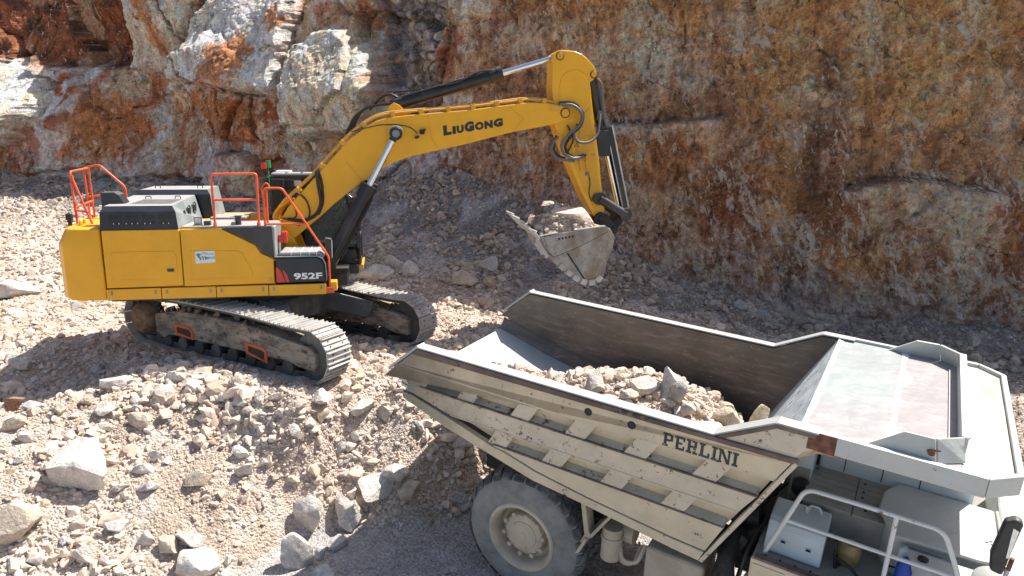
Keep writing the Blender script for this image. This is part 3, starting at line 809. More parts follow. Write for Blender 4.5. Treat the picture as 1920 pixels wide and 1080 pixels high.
# ---- undercarriage
def track_loop():
    p = [(-1.2, 1.04), (-.3, 1.03), (.6, 1.015), (1.4, .97), (2.0, .925)]
    p += arc(2.53, .44, .50, 78, -78, 14)
    p += [(2.1, -.055), (1.0, -.05), (0, -.05), (-1.0, -.05), (-1.75, -.03)]
    p += arc(-2.30, .50, .50, 258, 100, 14)
    return p
def resample(p, n):
    P = np.array(p + [p[0]]); d = np.r_[0, np.cumsum(np.hypot(*np.diff(P, axis=0).T))]
    t = np.arange(n) / n * d[-1]
    return np.stack([np.interp(t, d, P[:, 0]), np.interp(t, d, P[:, 1])], 1), d[-1]
for sgn in (-1, 1):
    y0 = sgn * 1.37
    L, tot = resample(track_loop(), 50)
    b = MB()
    for i in range(50):
        p, q = L[i], L[(i + 1) % 50]
        d = (q - p) / np.linalg.norm(q - p); nn = np.array([-d[1], d[0]])
        if np.dot(nn, p - np.array([0.1, .48])) < 0: nn = -nn
        pl = np.linalg.norm(q - p)
        def pt(a, h): return tuple(p + d * a + nn * h)
        b.prism([pt(.004, 0), pt(pl - .004, 0), pt(pl - .004, .022), pt(.004, .022)], y0 - .30, y0 + .30)
        for a, hgt, w in ((.012, .066, .026), (pl * .5 - .01, .050, .024), (pl - .040, .046, .024)):
            b.prism([pt(a, .02), pt(a + w, .02), pt(a + w * .8, hgt), pt(a + w * .2, hgt)], y0 - .297, y0 + .297)
        for yy in (-.11, .11):                      # links
            b.prism([pt(-.01, -.11), pt(pl + .01, -.11), pt(pl + .01, .002), pt(-.01, .002)], y0 + yy - .025, y0 + yy + .025, m=1)
        for yy in (-.155, .155):                    # bolts
            c = p + d * pl * .30; c2 = p + d * pl * .72
            for k in (c, c2): b.cyl((k[0] + nn[0] * .02, y0 + yy, k[1] + nn[1] * .02), (k[0] + nn[0] * .034, y0 + yy, k[1] + nn[1] * .034), .017, n=8, m=1)
    under(b.build('track_chain', [MT['shoe'], MT['undercar']], EX))
    fr = MB().prism([(-1.85, .16), (-1.86, .66), (-1.2, .80), (-.4, .84), (.4, .82), (1.2, .78), (2.0, .66), (2.52, .60), (2.66, .5), (2.66, .16), (2.25, .18), (2.0, .25), (-1.45, .27), (-1.6, .18)], y0 - .235, y0 + .235)
    rf = fr.build('track_frame', MT['muddy'], EX, bevel=.03)
    under(rf)
    # clods of earth lying on the frame
    V, F = rock_shape(2, RNG, 6, .12)
    cl = MB()
    for k in range(46):
        s = RNG.uniform(.03, .105); x = RNG.uniform(-1.7, 2.1); zt = np.interp(x, [-1.86, -1.2, .4, 2.0], [.68, .82, .82, .66])
        W = V * s * RNG.uniform(.6, 1.3, 3) + np.array([x, y0 + RNG.uniform(-.22, .22), zt + s * .1])
        cl.add(W.tolist(), F.tolist())
    o = cl.build('caked_mud', MT['hubdirt'], rf); o['kind'] = 'stuff'
    side = -1 if sgn < 0 else 1
    for x0, zc, dz in ((-.92, .42, -.02), (1.17, .34, -.08)):     # orange framed step openings
        yo = y0 + side * .235
        st = MB()
        out = [(x0 - .28, zc + .12), (x0 + .2, zc + .12 + dz * .4), (x0 + .28, zc + .02), (x0 + .28, zc - .13 + dz), (x0 - .28, zc - .10)]
        inn = [(x0 - .22, zc + .065), (x0 + .16, zc + .06 + dz * .4), (x0 + .22, zc - .0), (x0 + .22, zc - .085 + dz), (x0 - .22, zc - .055)]
        n5 = 5; vs = []
        for yy in (yo + side * .018, yo - side * .01):
            vs += [(p[0], yy, p[1]) for p in out] + [(p[0], yy, p[1]) for p in inn]
        fs = [(i, (i + 1) % 5, (i + 1) % 5 + 5, i + 5) for i in range(5)] + [((i + 1) % 5, i, i + 10, (i + 1) % 5 + 10) for i in range(5)] + [(i + 5, (i + 1) % 5 + 5, (i + 1) % 5 + 15, i + 15) for i in range(5)]
        st.add(vs, fs)
        st.build('step_opening', MT['orange_worn'], rf)
        h = MB().prism(inn, yo + side * .003, yo - side * .02); h.build('opening_recess', MT['frameblack'], rf)
    sp = MB()
    n = 22
    for i in range(n):
        a = 2 * math.pi * i / n
        c, s_ = math.cos(a), math.sin(a)
        sp.prism([(-2.3 + c * .36 - s_ * .05, .5 + s_ * .36 + c * .05), (-2.3 + c * .36 + s_ * .05, .5 + s_ * .36 - c * .05), (-2.3 + c * .44 + s_ * .02, .5 + s_ * .44 - c * .02), (-2.3 + c * .44 - s_ * .02, .5 + s_ * .44 + c * .02)], y0 - .05, y0 + .05)
    sp.cyl((-2.3, y0 - .07, .5), (-2.3, y0 + .07, .5), .38, n=32)
    so = under(sp.build('sprocket', MT['undercar'], EX))
    hc = MB().lathe([(-.1, .34), (.20, .34), (.27, .30), (.30, .265), (.315, .25), (.318, .0)], (-2.3, y0, .5), (0, side, 0), 36)
    hc.build('drive_cover', [MT['hubdirt']], so, smooth=30)
    idl = MB().lathe([(-.13, .30), (-.13, .40), (-.06, .42), (-.05, .36), (.05, .36), (.06, .42), (.13, .40), (.13, .30)], (2.53, y0, .44), (0, 1, 0), 36)
    idl.cyl((2.53, y0 - .16, .44), (2.53, y0 + .16, .44), .12); under(idl.build('idler_wheel', MT['undercar'], EX, smooth=35))
    for xr in np.linspace(-1.6, 1.9, 8):
        r = MB().lathe([(-.17, .06), (-.17, .135), (-.12, .135), (-.11, .11), (.11, .11), (.12, .135), (.17, .135), (.17, .06)], (xr, y0, .11), (0, 1, 0), 20)
        under(r.build('track_roller', MT['undercar'], EX, smooth=35))
    for xr in (-1.0, .55):
        r = MB().cyl((xr, y0 - .13, .88), (xr, y0 + .16, .88), .085, n=18)
        under(r.build('carrier_roller', MT['undercar'], EX, smooth=35))
cb = MB()
cb.prism([(-.95, -.75), (.95, -.75), (.95, .75), (-.95, .75)], .62, 1.08, axis=2)
for sx in (-1, 1):
    for sy in (-1, 1):
        cb.slab([(sx * .3, sy * .75, 1.06), (sx * .95, sy * .55, 1.06), (sx * 1.75, sy * 1.15, .80), (sx * 1.0, sy * 1.20, .80)], .38 if sx * sy > 0 else -.38)
cb.cyl((0, 0, 1.05), (0, 0, 1.16), .86, n=40)
under(cb.build('carbody', MT['undercar'], EX, bevel=.02))
MB().cyl((0, 0, 1.14), (0, 0, 1.27), .74, n=40).build('swing_bearing', MT['black'], EX, smooth=30)

# ---- upper structure
MB().box(-2.75, 1.15, -1.42, 1.42, 1.24, 1.50).box(1.15, 1.75, .45, 1.5, 1.30, 1.50).box(1.1, 1.55, -.62, .45, 1.26, 1.52).build('swing_platform', MT['black'], EX, bevel=.015)
ring = [(-2.79, -1.50), (-3.28, -1.49), (-3.47, -1.42), (-3.59, -1.27), (-3.72, -.8), (-3.80, 0)]
ring = ring + [(x, -y) for x, y in ring[-2::-1]]
cw = MB(); k = len(ring); vs = []
for z, ins in ((1.285, .06), (1.34, .015), (1.42, 0), (2.28, 0), (2.36, .015), (2.60, .135), (2.635, .17)):
    for x, y in ring:
        if x > -2.8: vs.append((x, math.copysign(abs(y) - ins * .18, y), z))
        else: vs.append((x + ins * min(1, (-2.79 - x) / .3), y * (1 - ins * .09), z))
fs = [(j * k + i, j * k + (i + 1) % k, (j + 1) * k + (i + 1) % k, (j + 1) * k + i) for j in range(6) for i in range(k)]
fs += [tuple(range(k - 1, -1, -1)), tuple(range(6 * k, 7 * k))]
cw.add(vs, fs)
CWO = cw.build('counterweight', MT['yellow'], EX, bevel=.03, seg=3, smooth=25)
t8 = MB(); t8.tube([(-3.30, -.86 + .085 * math.cos(a), 2.66 + .085 * math.sin(a)) for a in np.linspace(0, 2 * math.pi, 20)[:-1]], .03, 8, closed=True)
t8.box(-3.34, -3.26, -.96, -.76, 2.62, 2.655)
t8.build('lifting_eye', MT['yellow'], CWO, smooth=40)
for px_, py_ in ((-3.48, -.95), (-3.05, .30)):
    o = MB().cyl((px_, py_, 2.62), (px_, py_, 2.70), .035, n=12).cyl((px_, py_, 2.70), (px_, py_, 2.73), .05, n=12).box(px_ - .05, px_ + .05, py_ - .05, py_ + .05, 2.74, 2.86)
    o.build('rear_camera', MT['frameblack'], CWO, bevel=.01)

def door(x0, x1, top, name, inset):
    d = MB()
    d.prism([(x0, 1.515), (x1, 1.535)] + top, -1.50, -1.44)
    o = d.build(name, MT['yellow'], EX, bevel=.018, seg=3)
    return o
BODY = MB().box(-2.76, -.72, -1.43, 1.43, 1.5, 2.60).box(-.72, .24, -1.43, -.55, 1.5, 2.60).box(-.72, -.15, .5, 1.43, 1.5, 2.60).box(-.72, -.25, -.55, .5, 1.5, 2.28)
BO = BODY.build('body_frame', MT['yellow_worn'], EX, bevel=.01)
d1 = door(-2.765, -1.425, [(-1.41, 2.605), (-2.755, 2.60)], 'engine_door', 0)
d1p = MB().prism([(-2.63, 1.67), (-1.50, 1.69), (-1.50, 2.12), (-1.56, 2.205), (-2.60, 2.20), (-2.66, 2.12)], -1.512, -1.48); d1p.build('pressed_panel', MT['yellow'], d1, bevel=.012, seg=3)
MB().box(-1.70, -1.54, -1.516, -1.50, 1.79, 1.89).build('door_latch', MT['yellow_worn'], d1, bevel=.008)
MB().box(-1.68, -1.56, -1.520, -1.51, 1.81, 1.87).build('latch_handle', MT['charcoal'], d1, bevel=.01)
d2 = door(-1.405, .235, [(.24, 2.01), (.02, 2.12), (-.08, 2.28), (-.42, 2.47), (-.68, 2.605), (-1.395, 2.61)], 'pump_door', 0)
d2p = MB().prism([(-1.25, 1.66), (-.50, 1.67), (-.18, 1.68), (-.15, 1.75), (-.32, 2.14), (-.42, 2.19), (-1.25, 2.20)], -1.512, -1.48); d2p.build('pressed_panel', MT['yellow'], d2, bevel=.012, seg=3)
dk = MB().prism([(.14, 1.56), (.22, 1.56), (.22, 1.64), (.14, 1.64)], -1.5165, -1.50); dk.build('plug_badge', MT['yellow_worn'], d2)
tk = MB().prism([(-.67, 2.615), (.245, 2.64), (.255, 2.03), (.05, 2.13), (-.06, 2.30), (-.40, 2.49)], -1.495, -1.42); tk.build('tank_cover', MT['charcoal'], EX, bevel=.015)
MB().prism([(.24, 2.64), (.255, 2.04), (.285, 2.04), (.285, 2.62)], -1.49, -.60).build('bulkhead', MT['greytop'], EX, bevel=.008)
bx = MB().prism([(.27, 1.53), (1.205, 1.535), (1.185, 1.86), (1.13, 1.985), (1.05, 2.03), (.27, 2.03)], -1.50, -.66)
BX = bx.build('battery_box', MT['navy'], EX, bevel=.025, seg=3)
MB().prism([(.262, 2.035), (1.06, 2.037), (1.15, 1.99), (1.20, 1.88), (1.21, 1.56), (1.222, 1.56), (1.215, 1.89), (1.16, 2.008), (1.065, 2.055), (.262, 2.053)], -1.505, -1.47).build('edge_trim', MT['greytop'], BX)
MB().prism([(.31, 2.055), (1.06, 2.057), (1.17, 1.98), (1.18, 2.06), (1.10, 2.13), (.36, 2.13)], -1.46, -.70).build('step_tread', MT['greytop'], BX, bevel=.03)
for xx in (.56, .74, .90, 1.04): MB().box(xx, xx + .012, -1.466, -.70, 2.06, 2.134).build('tread_joint', MT['whitetxt'], BX)
MB().prism([(.272, 1.545), (.43, 1.545), (.365, 1.77), (.30, 1.84), (.272, 1.845)], -1.504, -1.49).build('red_flash', MT['red'], BX)
MB().prism([(.455, 1.545), (.515, 1.545), (.47, 1.70), (.415, 1.78), (.40, 1.77)], -1.504, -1.49).build('red_flash', MT['red'], BX)
def lettering(txt, name, mat, parent, origin, xdir, updir, height, width=None, bold=.02, shear=0, space=1.0, depth=.003):
    me = text_mesh(txt, 1.0, bold, shear, 1.0, space, .01)
    co = np.array([v.co for v in me.vertices]); h = co[:, 1].max() - co[:, 1].min(); w = co[:, 0].max()
    sy = height / h; sx = (width / w) if width else sy
    xd, ud = Vector(xdir).normalized(), Vector(updir).normalized(); nd = xd.cross(ud)
    vs = []
    y0 = co[:, 1].min()
    for c in co: vs.append(Vector(origin) + xd * (c[0] * sx) + ud * ((c[1] - y0) * sy) + nd * (c[2] / .01 * depth + depth))
    m2 = MB().add(vs, [tuple(p.vertices) for p in me.polygons]); bpy.data.meshes.remove(me)
    return m2.build(name, mat, parent)
lettering('952F', 'model_lettering', MT['whitetxt'], BX, (.60, -1.50, 1.595), (1, 0, 0), (0, 0, 1), .128, .535, .035)
SG = MB().prism([(-1.165, 1.955), (-.81, 1.97), (-.81, 2.195), (-1.16, 2.185)], -1.522, -1.51).build('company_sign', MT['signwhite'], d2)
tmb = MB()
tmb.prism([(-1.125, 2.145), (-1.085, 2.15), (-1.085, 2.085), (-1.06, 2.055), (-1.06, 2.02), (-1.085, 2.02), (-1.09, 2.05), (-1.115, 2.08)], -1.525, -1.521)
tmb.prism([(-1.145, 2.125), (-1.05, 2.13), (-1.05, 2.116), (-1.145, 2.11)], -1.5255, -1.5215)
for q in (0, 1): tmb.prism([(-1.07 + q * .045, 2.088), (-1.03 + q * .045, 2.088), (-1.012 + q * .045, 2.06), (-1.012 + q * .045, 2.022), (-1.032 + q * .045, 2.022), (-1.032 + q * .045, 2.06), (-1.05 + q * .045, 2.075)], -1.525, -1.521)
tmb.build('sign_emblem', MT['greentxt'], SG)
lettering('INERTI', 'sign_lettering', MT['greytxt'], SG, (-1.05, -1.522, 2.145), (1, 0, .02), (0, 0, 1), .018, .10, .015, depth=.001)
lettering('CALCESTRUZZI', 'sign_lettering', MT['greytxt'], SG, (-.985, -1.522, 2.122), (1, 0, .02), (0, 0, 1), .018, .16, .015, depth=.001)
lettering('TAMBURRO F. & C. SNC', 'sign_lettering', MT['greentxt'], SG, (-.99, -1.522, 2.035), (1, 0, .03), (0, 0, 1), .045, .175, .01, depth=.001)
xs = [-2.79, -1.825, -.845, .115, 1.205]
for a, b_ in zip(xs[:-1], xs[1:]):
    sk = MB().prism([(a + .006, 1.285), (b_ - .006, 1.287), (b_ - .006, 1.50), (a + .006, 1.495)], -1.503, -1.45).build('skirt_panel', MT['yellow'], EX, bevel=.012, seg=2)
    bt = MB()
    for xx in (a + .1, b_ - .1):
        for zz in (1.405, 1.445): bt.cyl((xx, -1.500, zz), (xx, -1.512, zz), .02, n=12)
    bt.build('panel_bolts', MT['greytop'], sk, smooth=40)
for a, b_ in ((-2.75, -1.4), (-1.38, -.2)):
    MB().prism([(a, 1.3), (b_, 1.3), (b_, 2.6), (a, 2.6)], 1.43, 1.49).build('engine_door', MT['yellow'], EX, bevel=.015)

# ---- engine hoods and deck
def hood(name, y_near, y_far, zt_near, zt_far, xr, slots):
    x0, x1 = xr
    s = 1 if y_far > y_near else -1
    H = MB()
    zb = 2.612; z1 = zt_near - .10
    yb = y_near + .13
    a0, a1 = (x0, x1), (x0 + .02, x1 - .03)
    a2 = (x0 + .06, x1 - .11)
    V = []
    for (xa, xb), y, z in ((a0, y_near, zb), (a1, y_near + .012, z1), (a2, yb, zt_near), (a2, y_far, zt_far), (a0, y_far, zb)):
        V += [(xa, y, z), (xb, y, z)]
    H.add(V, [(0, 1, 3, 2), (2, 3, 5, 4)], 0); H.add(V, [(4, 5, 7, 6)], 1); H.add(V, [(6, 7, 9, 8)], 0)
    H.add(V, [(1, 9, 7, 5, 3)], 1); H.add(V, [(0, 2, 4, 6, 8)], 0); H.add(V, [(0, 8, 9, 1)], 0)
    o = H.build(name, [MT['navy'], MT['greytop']], EX, bevel=.012)
    return o
HN = hood('engine_hood', -1.49, .24, 3.035, 3.105, (-2.77, -1.42), True)
for g in range(4):
    lv = MB()
    for i in range(7):
        x = -2.60 + g * .285 + i * .032
        for z0, z1 in ((2.705, 2.775), (2.80, 2.885)):
            y = -1.490 + (z0 - 2.61) / .33 * .012
            lv.box(x, x + .014, y - .0025, y + .01, z0, z1)
    lv.build('louvre', MT['frameblack'], HN)

wl_ = MB()
for g in range(4):
    for i in range(7):
        if (g * 7 + i * 5) % 3 == 1:
            x = -2.60 + g * .285 + i * .032
            wl_.box(x, x + .012, -1.4965, -1.4905, 2.712, 2.735)
wl_.build('louvre_glints', MT['whitetxt'], HN)
ts = MB()
for i in range(17):
    x = -2.35 + i * .043
    ts.slab([(x, -1.1, 3.0505), (x + .022, -1.1, 3.0505), (x + .07, -.45, 3.0785), (x + .048, -.45, 3.0785)], .004)
ts.build('top_slots', MT['charcoal'], HN)
gl = MB()
for yy, zz, r in ((-.55, 2.86, .10), (-.15, 2.88, .11), (-.9, 2.82, .07)):
    gl.tube([(-1.455, yy + r * math.cos(a), zz + r * math.sin(a)) for a in np.linspace(0, 2 * math.pi, 18)[:-1]], .012, 6, closed=True)
    gl.cyl((-1.47, yy, zz), (-1.44, yy, zz), r * .55, n=14)
gl.build('cooler_fan', MT['frameblack'], HN)
for xx in (-2.3, -1.75):
    MB().tube(bend([(xx, -.35, 3.07), (xx, -.35, 3.13), (xx + .1, -.35, 3.13), (xx + .1, -.35, 3.07)], .04), .009, 6).build('lid_handle', MT['frameblack'], HN)
HF = hood('engine_hood', .34, 1.46, 3.20, 3.21, (-2.72, -1.22), False)
for xx in (-2.45, -1.6):
    MB().tube(bend([(xx, .8, 3.205), (xx, .8, 3.26), (xx + .1, .8, 3.26), (xx + .1, .8, 3.205)], .04), .009, 6).build('lid_handle', MT['frameblack'], HF)
es = MB().prism([(-2.86, 2.95), (-2.87, 3.24), (-2.83, 3.265), (-2.61, 3.27), (-2.53, 3.22), (-2.43, 3.03), (-2.5, 2.95)], -1.06, -.78).build('exhaust_cowl', MT['charcoal'], EX, bevel=.03, seg=3)
dp = MB().box(-1.40, -.66, -1.40, -.30, 2.60, 2.645).box(-.66, .26, -1.42, -.58, 2.60, 2.648).box(-1.2, -.5, -.05, .6, 2.62, 2.66)
DP = dp.build('deck_plate', MT['greytop'], EX, bevel=.008)
MB().box(-1.22, -1.06, -1.30, -1.18, 2.645, 2.66).box(-1.21, -1.07, -1.22, -1.19, 2.66, 2.80).box(-1.02, -.90, -1.30, -1.2, 2.645, 2.73).build('work_light', MT['charcoal'], DP, bevel=.008)
MB().box(-1.195, -1.085, -1.226, -1.216, 2.675, 2.785).build('lamp_glass', MT['lampglass'], DP)
MB().cyl((-.40, -1.25, 2.645), (-.40, -1.25, 2.80), .055, n=18).cyl((-.40, -1.25, 2.80), (-.40, -1.25, 2.825), .065, n=18).build('filler_cap', MT['charcoal'], DP, smooth=35)
MB().box(-.52, -.44, -1.32, -1.2, 2.648, 2.70).build('latch_block', MT['greytop'], DP)

# ---- hand rails
def railing(paths, r=.021):
    m = MB()
    for p in paths: m.tube(bend(p, .07), r, 10)
    return m.build('handrail', MT['orange'], EX, smooth=50)
railing([[(-.79, -1.40, 2.64), (-.79, -1.40, 3.62), (.02, -1.40, 3.63), (.0, -1.40, 2.64)], [(-.79, -1.40, 3.14), (.01, -1.40, 3.14)]], .023)
railing([[(.12, -1.45, 2.62), (.14, -1.45, 3.36), (.47, -1.45, 3.36), (1.20, -1.45, 2.14), (1.27, -1.45, 2.02), (1.27, -1.45, 1.36)], [(.12, -1.45, 2.68), (.88, -1.45, 2.67)], [(.17, -1.43, 2.68), (.18, -1.43, 3.34)]])
railing([[(.02, -.55, 2.62), (-.06, -.55, 3.30), (.05, -.55, 3.42), (.12, -.55, 3.28)]], .016)
railing([[(-3.47, -.66, 2.60), (-3.49, -.66, 3.63), (-3.50, .22, 3.66), (-3.49, .22, 2.66)], [(-3.47, -.66, 3.52), (-3.17, -.74, 2.62)], [(-3.48, -.66, 2.95), (-3.49, .22, 3.0)], [(-3.47, -.66, 2.90), (-3.22, -.72, 2.86)]])
railing([[(-3.62, .34, 2.62), (-3.64, .34, 3.66), (-3.34, .34, 3.72), (-2.89, .34, 3.27), (-2.89, .34, 3.02)], [(-3.60, .34, 3.07), (-2.92, .34, 3.16)]])
for p in ((-.79, -1.40), (.0, -1.40)):
    MB().cyl((p[0], p[1], 2.64), (p[0], p[1], 2.70), .034, n=12).build('rail_socket', MT['orange'], EX, smooth=40)
for zz in (2.75, 3.0, 3.35, 3.5): MB().cyl((-3.47, -.66, zz), (-3.47, -.66, zz + .06), .032, n=12).build('rail_clamp', MT['orange'], EX, smooth=40)
MB().box(1.25, 1.40, -1.46, -1.2, 1.34, 1.52).build('step_bracket', MT['yellow'], EX, bevel=.01)
MB().box(1.20, 1.34, -1.49, -1.42, 1.30, 1.42).build('rail_foot', MT['orange'], EX, bevel=.008)
MB().box(.29, .46, -1.12, -.98, 2.27, 2.42).box(.36, .46, -1.14, -.96, 2.36, 2.48).build('red_bracket', MT['red'], EX, bevel=.01)
mr = MB().prism([(1.20, 2.39), (1.34, 2.37), (1.33, 1.96), (1.22, 1.99)], -1.40, -1.28).build('side_mirror', MT['charcoal'], EX, bevel=.03, seg=3)
MB().prism([(1.335, 2.34), (1.345, 2.34), (1.335, 1.99), (1.325, 1.99)], -1.385, -1.295).build('mirror_glass', MT['mirror'], mr)

# ---- cab
cabp = [(-.16, 1.5), (-.20, 3.20), (-.10, 3.42), (.05, 3.47), (.92, 3.47), (1.36, 3.36), (1.56, 2.98), (1.76, 2.1), (1.76, 1.5)]
CB = MB()
for y in (.56, 1.50):
    for i in range(len(cabp)):
        a, b_ = cabp[i], cabp[(i + 1) % len(cabp)]
        CB.cyl((a[0], y, a[1]), (b_[0], y, b_[1]), .05, n=8)
    CB.cyl((.62, y, 1.5), (.62, y, 3.46), .045, n=8)
    CB.prism([(-.16, 1.5), (-.17, 2.05), (.62, 1.95), (.62, 1.5)], y - .02, y + .02)
    CB.prism([(.62, 1.5), (.62, 1.9), (1.70, 1.82), (1.76, 1.5)], y - .02, y + .02)
for a in cabp: CB.cyl((a[0], .56, a[1]), (a[0], 1.50, a[1]), .05, n=8)
CB.box(-.14, 1.74, .56, 1.5, 1.48, 1.56); CB.box(-.21, -.15, .58, 1.48, 1.5, 2.3)
CABO = CB.build('cab', MT['black'], EX, smooth=40)
rf_ = MB().prism([(-.22, 3.22), (-.12, 3.44), (.05, 3.50), (.92, 3.50), (1.38, 3.39), (1.38, 3.35), (.92, 3.43), (.05, 3.43), (-.08, 3.38), (-.17, 3.22)], .50, 1.56)
RF = rf_.build('cab_roof', MT['black'], CABO, bevel=.015)
rp = MB()
for x0, x1 in ((-.04, .22), (.27, .55), (.60, .92)): rp.box(x0, x1, .60, 1.02, 3.502, 3.535)
rp.build('roof_plate', MT['greytop'], CABO, bevel=.015)
MB().box(-.02, .30, 1.12, 1.48, 3.502, 3.56).build('roof_hatch', MT['whitetxt'], CABO, bevel=.02)
MB().prism([(.0, 3.31), (.6, 3.25), (.6, 3.38), (.0, 3.40)], .49, .52).build('roof_side_plate', MT['whiteplain'], CABO)
gp = MB()
for y in (.57, 1.49):
    gp.prism([(-.12, 2.1), (-.15, 3.18), (-.05, 3.38), (.58, 3.40), (.58, 2.0)], y - .006, y + .006)
    gp.prism([(.66, 1.95), (.66, 3.40), (.9, 3.40), (1.31, 3.31), (1.50, 2.95), (1.70, 2.1), (1.70, 1.9)], y - .006, y + .006)
gp.slab([(1.755, .62, 2.08), (1.755, 1.44, 2.08), (1.55, 1.44, 2.96), (1.55, .62, 2.96)], .01)
gp.slab([(1.54, .62, 3.0), (1.54, 1.44, 3.0), (1.37, 1.44, 3.33), (1.37, .62, 3.33)], .01)
gp.build('cab_window', MT['glass'], CABO)
MB().prism([(.15, 1.9), (.75, 1.9), (.78, 2.05), (.32, 2.08), (.18, 2.75), (.05, 2.75)], .80, 1.28).build('driver_seat', MT['charcoal'], CABO, bevel=.05)
MB().prism([(.42, 2.09), (.80, 2.06), (.86, 2.2), (.50, 2.28)], .62, .80).build('arm_console', plain('teal_cushion', (.01, .075, .075), .7), CABO, bevel=.04)
MB().box(1.30, 1.85, .54, 1.5, 1.40, 1.50).build('cab_step', MT['yellow'], EX, bevel=.012)
MB().tube(bend([(1.62, .50, 1.6), (1.80, .46, 1.6), (1.78, .46, 2.9), (1.60, .5, 3.05)], .1), .018, 8).tube([(1.79, .46, 2.3), (1.66, .5, 2.3)], .014, 6).box(1.73, 1.80, .40, .46, 1.9, 2.25).build('mirror_bracket', MT['black'], CABO, smooth=40)
bc = MB().cyl((-.10, .30, 2.6), (-.10, .30, 3.64), .014, n=8).box(-.14, -.06, .26, .34, 3.56, 3.60)
bc.build('beacon_mast', MT['frameblack'], EX)
MB().cyl((-.12, .28, 3.64), (-.12, .28, 3.75), .055, n=18).cyl((-.12, .28, 3.75), (-.12, .28, 3.765), .048, n=18).build('red_beacon', MT['redlens'], EX, smooth=35)
MB().cyl((-.05, .42, 3.66), (-.05, .42, 3.80), .055, n=18).cyl((-.05, .42, 3.80), (-.05, .42, 3.815), .045, n=18).cyl((-.05, .42, 3.2), (-.05, .42, 3.66), .012, n=8).build('green_beacon', MT['greenlens'], EX, smooth=35)
MB().box(.0, .25, .34, .46, 2.62, 3.42).box(.05, .45, .45, .56, 3.2, 3.4).build('cable_box', MT['frameblack'], EX, bevel=.01)

# ---- boom
BOOMP = [(.25, 2.62), (.10, 2.62), (-.02, 2.45), (.02, 2.25), (.2, 2.12), (.42, 2.16), (.60, 2.32), (1.07, 2.705), (1.36, 2.965), (1.66, 3.20), (1.93, 3.40), (2.15, 3.565), (2.38, 3.70), (2.62, 3.82), (2.9, 3.915), (3.2, 3.99),
         (4.0, 4.165), (5.1, 4.445), (6.01, 4.615), (6.18, 4.68), (6.31, 4.77), (6.34, 4.86), (6.27, 4.95), (6.16, 5.0), (5.88, 5.04), (5.41, 5.055), (4.17, 4.885), (2.93, 4.765), (2.5, 4.71), (2.25, 4.64), (2.05, 4.52), (1.70, 4.27), (.88, 3.39), (.42, 2.9)]
b = MB().prism(BOOMP, -.42, .42)
BM = b.build('boom', MT['yellow'], EX, bevel=.022, seg=3)
pt_ = MB()
pt_.prism([(2.42, 3.75), (2.45, 4.70), (2.475, 4.70), (2.445, 3.75)], -.424, -.41)
pt_.prism([(1.60, 3.82), (1.93, 3.42), (1.95, 3.44), (1.62, 3.84)], -.424, -.41)
pt_.prism([(3.50, 4.07), (3.36, 4.30), (3.30, 4.78), (3.32, 4.78), (3.38, 4.31), (3.52, 4.08)], -.424, -.41)
pt_.prism([(5.02, 4.95), (5.30, 4.72), (5.10, 4.47), (5.12, 4.46), (5.325, 4.72), (5.03, 4.97)], -.424, -.41)
pt_.build('weld_seam', MT['yellow_worn'], BM)
for ch_, x_, z_, h_, w_ in (('L', 3.625, 4.352, .205, .175), ('I', 3.815, 4.386, .158, .072), ('U', 3.903, 4.400, .158, .150), ('G', 4.068, 4.425, .205, .205), ('O', 4.288, 4.464, .162, .188), ('N', 4.488, 4.498, .160, .178), ('G', 4.682, 4.530, .168, .200)):
    lettering(ch_, 'maker_lettering', MT['blacktxt'], BM, (x_, -.42, z_), (.985, 0, .17), (-.06, 0, 1), h_, w_, .075)
def along(pl, off):                                  # the boom's upper edge, lifted
    return [(x, z + off) for x, z in pl]
TOPE = [(.30, 2.95), (.88, 3.47), (1.30, 3.92), (1.70, 4.35), (2.05, 4.60), (2.25, 4.71), (2.5, 4.775), (2.93, 4.82), (4.17, 4.94), (5.41, 5.11), (5.75, 5.10), (5.98, 5.06)]
for y, r, m in ((-.36, .022, 'yellow'), (-.29, .022, 'yellow'), (-.20, .026, 'yellow'), (.05, .026, 'yellow'), (.28, .022, 'yellow')):
    MB().tube(bend([(x, y, z + r * .6 + (.03 if y > -.25 else 0)) for x, z in TOPE], .15), r, 8).build('hydraulic_pipe', MT['yellow_worn'], BM, smooth=50)
cl = MB()
for s_ in (.06, .17, .27, .36, .46, .55, .64, .72, .80, .88, .96):
    P = np.array(TOPE); dd = np.r_[0, np.cumsum(np.hypot(*np.diff(P, axis=0).T))]; q = s_ * dd[-1]
    x, z = np.interp(q, dd, P[:, 0]), np.interp(q, dd, P[:, 1])
    x2, z2 = np.interp(q + .1, dd, P[:, 0]), np.interp(q + .1, dd, P[:, 1]); u_ = np.array([x2 - x, z2 - z]); u_ /= np.linalg.norm(u_) + 1e-9; nv = np.array([-u_[1], u_[0]])
    c0 = np.array([x, z]) - nv * .06
    MB().prism([tuple(c0), tuple(c0 + u_ * .09), tuple(c0 + u_ * .09 + nv * .115), tuple(c0 + nv * .115)], -.40, -.15).build('pipe_clamp', MT['yellow_worn'], BM, bevel=.006)
for i, (y, dx, dz) in enumerate(((-.33, 0, 0), (-.24, .06, .03), (-.15, .03, .07), (-.05, .09, .02))):   # yellow and black loops at the foot
    MB().tube(bend([(.42 + dx, y, 3.02 + dz), (.20 + dx, y, 2.86 + dz), (.10 + dx, y, 2.70), (.16 + dx, y - .04, 2.55), (.30 + dx, y - .06, 2.40)], .16, 7), .030, 9).build('feed_hose', MT['yellow' if i % 2 == 0 else 'yellow_worn'], BM, smooth=50)
